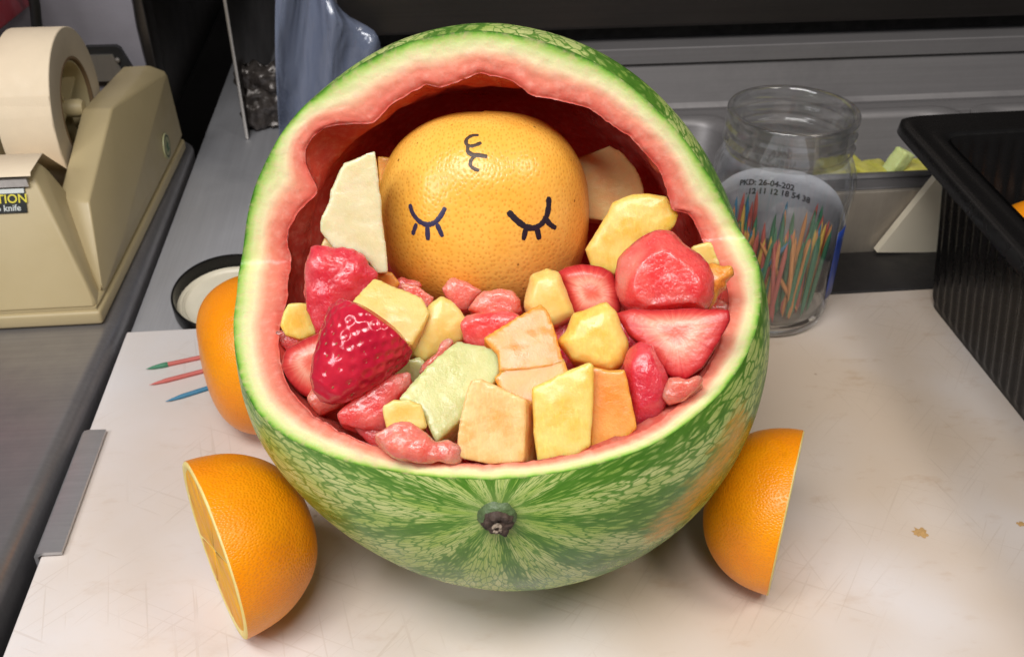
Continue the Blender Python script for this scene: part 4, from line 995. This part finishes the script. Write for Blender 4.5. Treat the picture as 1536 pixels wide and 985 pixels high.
# film
nx, nz = 60, 50; V = []
re_ = [(-160, 455), (-60, 475), (0, 500), (22, 518), (38, 548), (45, 560), (60, 570), (75, 571), (110, 566), (200, 545), (330, 540)]
for j in range(nz+1):
    v = -160+490*j/nz
    R__ = np.interp(v, [a for a, _ in re_], [b for _, b in re_]); Lx = 415+.02*(v-100)-2*math.sin(v*.02)
    for i in range(nx+1):
        u = Lx+(R__-Lx)*i/nx; yy = .748+.006*math.sin(u*.085+v*.008)+.010*mnoise.noise(Vector((u*.018, v*.006, 1.0)))+.010*max(0, (i/nx-.7)/.3)**2
        p = atY(u, v, yy); V.append(p)
W = nx+1; k = len(V); V += [p+np.array([0, .0006, 0]) for p in V]
f0 = [(j*W+i, j*W+i+1, (j+1)*W+i+1, (j+1)*W+i) for j in range(nz) for i in range(nx)]
Fc = [f[::-1] for f in f0]+[tuple(x+k for x in f) for f in f0]
bd = [i for i in range(W)]+[j*W+nx for j in range(1, nz+1)]+[nz*W+i for i in range(nx-1, -1, -1)]+[j*W for j in range(nz-1, 0, -1)]
Fc += [(bd[i], bd[(i+1) % len(bd)], bd[(i+1) % len(bd)]+k, bd[i]+k) for i in range(len(bd))]
tag(obj('plastic_film', V, Fc, M['film']), 'bluish clear plastic film hanging crinkled behind the watermelon hood', 'plastic film')
# equipment box
bx = thing('equipment_box', 'grey steel equipment box standing behind the tape dispenser', 'equipment box', (-.45, 1.1, 0))
MB().box((-.75, .862, -.0), (-.2345, 1.44, .62), .001).build('casing', M['dark_steel'], bx)
# front skin with a slightly ragged right edge
V = []; nz = 60
for j in range(nz+1):
    z = .002+.6*j/nz; x = -.2325+.0022*mnoise.noise(Vector((0, 3.3, z*55)))+.0012*mnoise.noise(Vector((7, 3.3, z*160)))
    V += [(-.75, .8560, z), (x, .8560, z), (x, .8612, z), (-.75, .8612, z)]
Fc = [(4*j+a, 4*j+b, 4*(j+1)+b, 4*(j+1)+a) for j in range(nz) for a, b in ((0, 1), (1, 2), (2, 3), (3, 0))]+[(0, 3, 2, 1), (4*nz, 4*nz+1, 4*nz+2, 4*nz+3)]
obj('front_panel', V, Fc, M['panel_grey'], bx, False)
MB().box((-.2340, .8600, 0.0), (-.2245, .8900, .62), .0015).build('edge_trim', M['dark_steel'], bx)
q0, q1 = atY(128, 70, .852), atY(204, 98, .852)
# latch plate with black surround
f = thing('latch_plate', 'small steel latch plate in a black surround on the equipment box', 'latch plate', (q0[0], .852, q1[2]))
a0, a1, z0, z1 = q0[0], q1[0], q1[2]-.012, q0[2]
pl_ = [(a0, z0), (a1, z0), (a1-.010, z1-.002), (a1-.013, z1), (a0, z1)]
def prism(poly, ya, yb):
    n = len(poly); V = [(x, y, z) for y in (ya, yb) for x, z in poly]
    return V, [(k, (k+1) % n, n+(k+1) % n, n+k) for k in range(n)]+[tuple(range(n))[::-1], tuple(range(n, 2*n))]
V, Fc = prism(pl_, .8500, .8558); MB().add(V, Fc).build('surround', M['black_rubber'], f, False)
V, Fc = prism([(a0-.0, z0-.0), (a1-.0085, z0), (a1-.0165, z1-.0065), (a0, z1-.0065)], .8485, .8498); MB().add(V, Fc).build('plate', M['bright_steel'], f, False)
pp = atY(176, 91, .848); MB().lathe([(.0022, -.0008), (.0020, .0006), (.0, .0012)], pp, (0, -1, 0), 20).build('screw', M['bright_steel'], f)
# red box and cable top left
pa, pb = atX(0, 48, -.305), atX(47, 10, -.305)
V = []
d = pb-pa; A_, B_ = pa-d*1.5, pb+d*.15
mb = MB(); up = np.array([0, 0, .09]); lf = np.array([-.12, 0, 0])
mb.hull([A_, B_, A_+up*.45, B_+up*.45, A_+up*.45+lf*.06+up*.1, B_+up*.55+lf*.06, A_+lf, B_+lf, A_+up*.8+lf, B_+up*.8+lf], .003)
tag(mb.build('red_case', M['red_plastic']), 'red plastic case at the top left corner above the tape', 'case')
c0, c1 = atY(44, -30, .80), atY(56, 45, .82)
tag(MB().tube([c0+np.array([-.004, 0, .05]), c0, .5*(c0+c1)+np.array([.001, 0, 0]), c1, c1+np.array([.006, .01, -.06]), c1+np.array([.01, .015, -.098])], .0042, 12).build('cable', M['black_rubber']), 'black cable hanging behind the tape roll', 'cable')

# ================================================================== tape dispenser and roll
DX = -.270
disp = thing('tape_dispenser', 'beige plastic weighted tape dispenser on the steel counter', 'tape dispenser', (DX, .68, 0))
def mir(p): return (2*DX-p[0], p[1], p[2])
base = [(-.216, .566, .001), (-.2080, .84, .001), (-.216, .566, .011), (-.2080, .84, .011)]
mb = MB().hull(base+[mir(p) for p in base], .0022)
mb.box((2*DX+.2185, .5685, .0105), (-.2185, .800, .0135))
body = []
# lower body between the cheeks
lb = [(-.2165, .567, .0128), (-.2088, .838, .0128), (-.226, .60, .022), (-.226, .835, .030)]
mb.hull(lb+[mir(p) for p in lb], .002)
# front post carrying the cutter
fp = [(-.2175, .5675, .0135), (-.2255, .648, .0135), (-.2470, .6030, .0905), (-.2470, .6215, .0935), (-.2450, .648, .030)]
mb.hull(fp+[mir(p) for p in fp], .0022)
ck = [(-.2440, .612, .020), (-.2440, .624, .0655), (-.2440, .711, .0925), (-.2440, .832, .0800), (-.2440, .838, .015),
      (-.2225, .617, .0655), (-.2225, .711, .0925), (-.2235, .836, .0790),
      (-.2166, .580, .0135), (-.2140, .640, .0250), (-.2124, .700, .0420), (-.2110, .838, .0720), (-.2086, .838, .0135)]
mb.hull(ck, .0018); mb.hull([mir(p) for p in ck], .0018)
mb.build('body', M['beige'], disp, True, 30)
TC = np.array([0, .7120, .0930]); xr = -.2462
hub = MB()
hub.lathe([(.0325, -.0362), (.0335, -.0362), (.0335, -.002), (.0325, -.002)], TC+np.array([xr, 0, 0]), (1, 0, 0), 64, True)
for a in (.35, .35+PI/2, .35+PI, .35+1.5*PI):
    dv = np.array([0, math.cos(a), math.sin(a)]); pv = np.array([0, -math.sin(a), math.cos(a)])
    c0 = TC+np.array([xr-.030, 0, 0]); pts = [c0+dv*.004+pv*.0012, c0+dv*.004-pv*.0012, c0+dv*.0328+pv*.0012, c0+dv*.0328-pv*.0012]
    hub.hull(pts+[p+np.array([.022, 0, 0]) for p in pts])
hub.lathe([(.0328, -.033), (.0, -.033), (.0, -.0315), (.0328, -.0315)], TC+np.array([xr, 0, 0]), (1, 0, 0), 48)
hub.lathe([(.0065, -.033), (.0065, .001), (.005, .0035), (0, .0035)], TC+np.array([xr, 0, 0]), (1, 0, 0), 32)
hub.build('hub', M['beige_dark'], disp)
mb = MB(); V = [(-.2895, .6005, .0945), (-.2475, .6005, .0945), (-.2475, .5985, .0900), (-.2895, .5985, .0900), (-.2895, .6040, .0938), (-.2475, .6040, .0938)]
bl0 = atY(38, 268, .5965)
mb.hull([(-.300, .5985, .0870), (-.2500, .5985, .0870), (-.300, .5975, .0925), (-.2500, .5975, .0925), (-.300, .6030, .0938), (-.2500, .6030, .0938), (-.300, .5995, .0870), (-.2500, .5995, .0870)])
mb.build('cutter_blade', M['bright_steel'], disp, False)
# warning label on the front slope
fa, fb = np.array([0, .5675, .0135]), np.array([0, .6030, .0905]); up_ = unit(fb-fa); nf = unit(np.cross([1, 0, 0], up_)); nf = nf if nf[1] < 0 else -nf
lc = fa+up_*(np.linalg.norm(fb-fa)-.0135); xr_l = -.2535; xl_l = 2*DX-xr_l
def onface(x, h, o): return np.array([x, 0, 0])+lc+up_*h+nf*o
lab = MB(); hh = .0078
Vv = [onface(x, h, o) for o in (.0003, .0012) for x, h in ((xl_l, -hh), (xr_l, -hh), (xr_l, hh), (xl_l, hh))]
lb_o = lab.add(Vv, [(3, 2, 1, 0), (4, 5, 6, 7), (0, 1, 5, 4), (1, 2, 6, 5), (2, 3, 7, 6), (3, 0, 4, 7)]).build('warning_label', M['label_black'], disp, False)
def face_text(body, size, xc, h, mat, name):
    V, Fc = text_mesh(body, size); return obj(name, [onface(xc+x, h+y, .0014) for x, y, _ in V], Fc, mat, lb_o, False)
V4 = [onface(x, h, .00128) for x, h in ((xl_l+.0004, .0046), (xr_l-.0004, .0046), (xr_l-.0004, hh-.0004), (xl_l+.0004, hh-.0004))]
obj('white_band', V4, [(0, 1, 2, 3)], M['label_white'], lb_o, False)
face_text('CAUTION', .0078, xr_l-.0165, -.0014, M['label_yellow'], 'lettering')
face_text('Sharp knife', .0056, xr_l-.0160, -.0064, M['label_white'], 'lettering')
# round emblem on the right flank
ec = np.array([-.2096, .785, .0285]); 
MB().lathe([(.0001, .0002), (.0105, .0002), (.0105, -.001)], ec, (1, 0, 0), 40).build('emblem', M['sticker_pale'], disp)
em = [o for o in disp.children if o.name.startswith('emblem')][0]
MB().lathe([(.0092, .0004), (.0078, .0004)], ec, (1, 0, 0), 40).build('ring', M['sticker_dark'], em)
V = [ec+np.array([.0005, y*.0011, z*.0011]) for y, z in ((-4, -4), (4, -4), (2, -1), (4.4, 1), (1.5, 2), (0, 6), (-1.5, 2), (-4.4, 1), (-2, -1))]
obj('tree_mark', V, [tuple(range(9))], M['sticker_green'], em, False)
# roll of tape
roll = thing('tape_roll', 'roll of cream masking tape mounted in the beige dispenser', 'tape roll', (xr-.019, .712, .036))
RT = .0565; org = TC+np.array([xr, 0, 0])
MB().lathe([(RT, -.0365), (RT+.0001, -.030), (RT, -.0005), (RT-.0006, 0)], org, (1, 0, 0), 160).build('tape_face', M['tape'], roll)
MB().lathe([(RT-.0006, 0.0), (.0365, .0), (.0355, -.0004)], org, (1, 0, 0), 128).build('tape_side', M['tape_side'], roll)
MB().lathe([(RT-.0002, -.0365), (.0365, -.0368), (.0355, -.0364)], org, (1, 0, 0), 128).build('tape_side', M['tape_side'], roll)
MB().lathe([(.0362, .0002), (.0345, .0002), (.0345, -.0368), (.0362, -.0368)], org, (1, 0, 0), 96, True).build('core', M['core'], roll)
# the loose end running to the cutter
a = math.radians(205); tpt = TC+np.array([0, RT*math.cos(a), RT*math.sin(a)])
V = []; pts = []
end = np.array([0, .5990, .0965])
ang = [math.radians(x) for x in (150, 170, 190, 205)]
for q in ang: pts.append(TC+np.array([0, (RT+.0004)*math.cos(q), (RT+.0004)*math.sin(q)]))
end0 = np.array([0, .6260, .0970])
pts += [pts[-1]*.5+end0*.5, end0, end0*.5+end*.5, end, end+np.array([0, -.0015, -.002])]
for th in (0, .0003):
    for p in pts: V += [p+np.array([xr-.0360, -th, th]), p+np.array([xr-.0005, -th, th])]
n = len(pts); Fc = [(2*i, 2*i+1, 2*i+3, 2*i+2) for i in range(n-1)]+[(2*n+2*i, 2*n+2*i+2, 2*n+2*i+3, 2*n+2*i+1) for i in range(n-1)]
obj('loose_end', V, Fc, M['tape'], roll, True, None, 60)
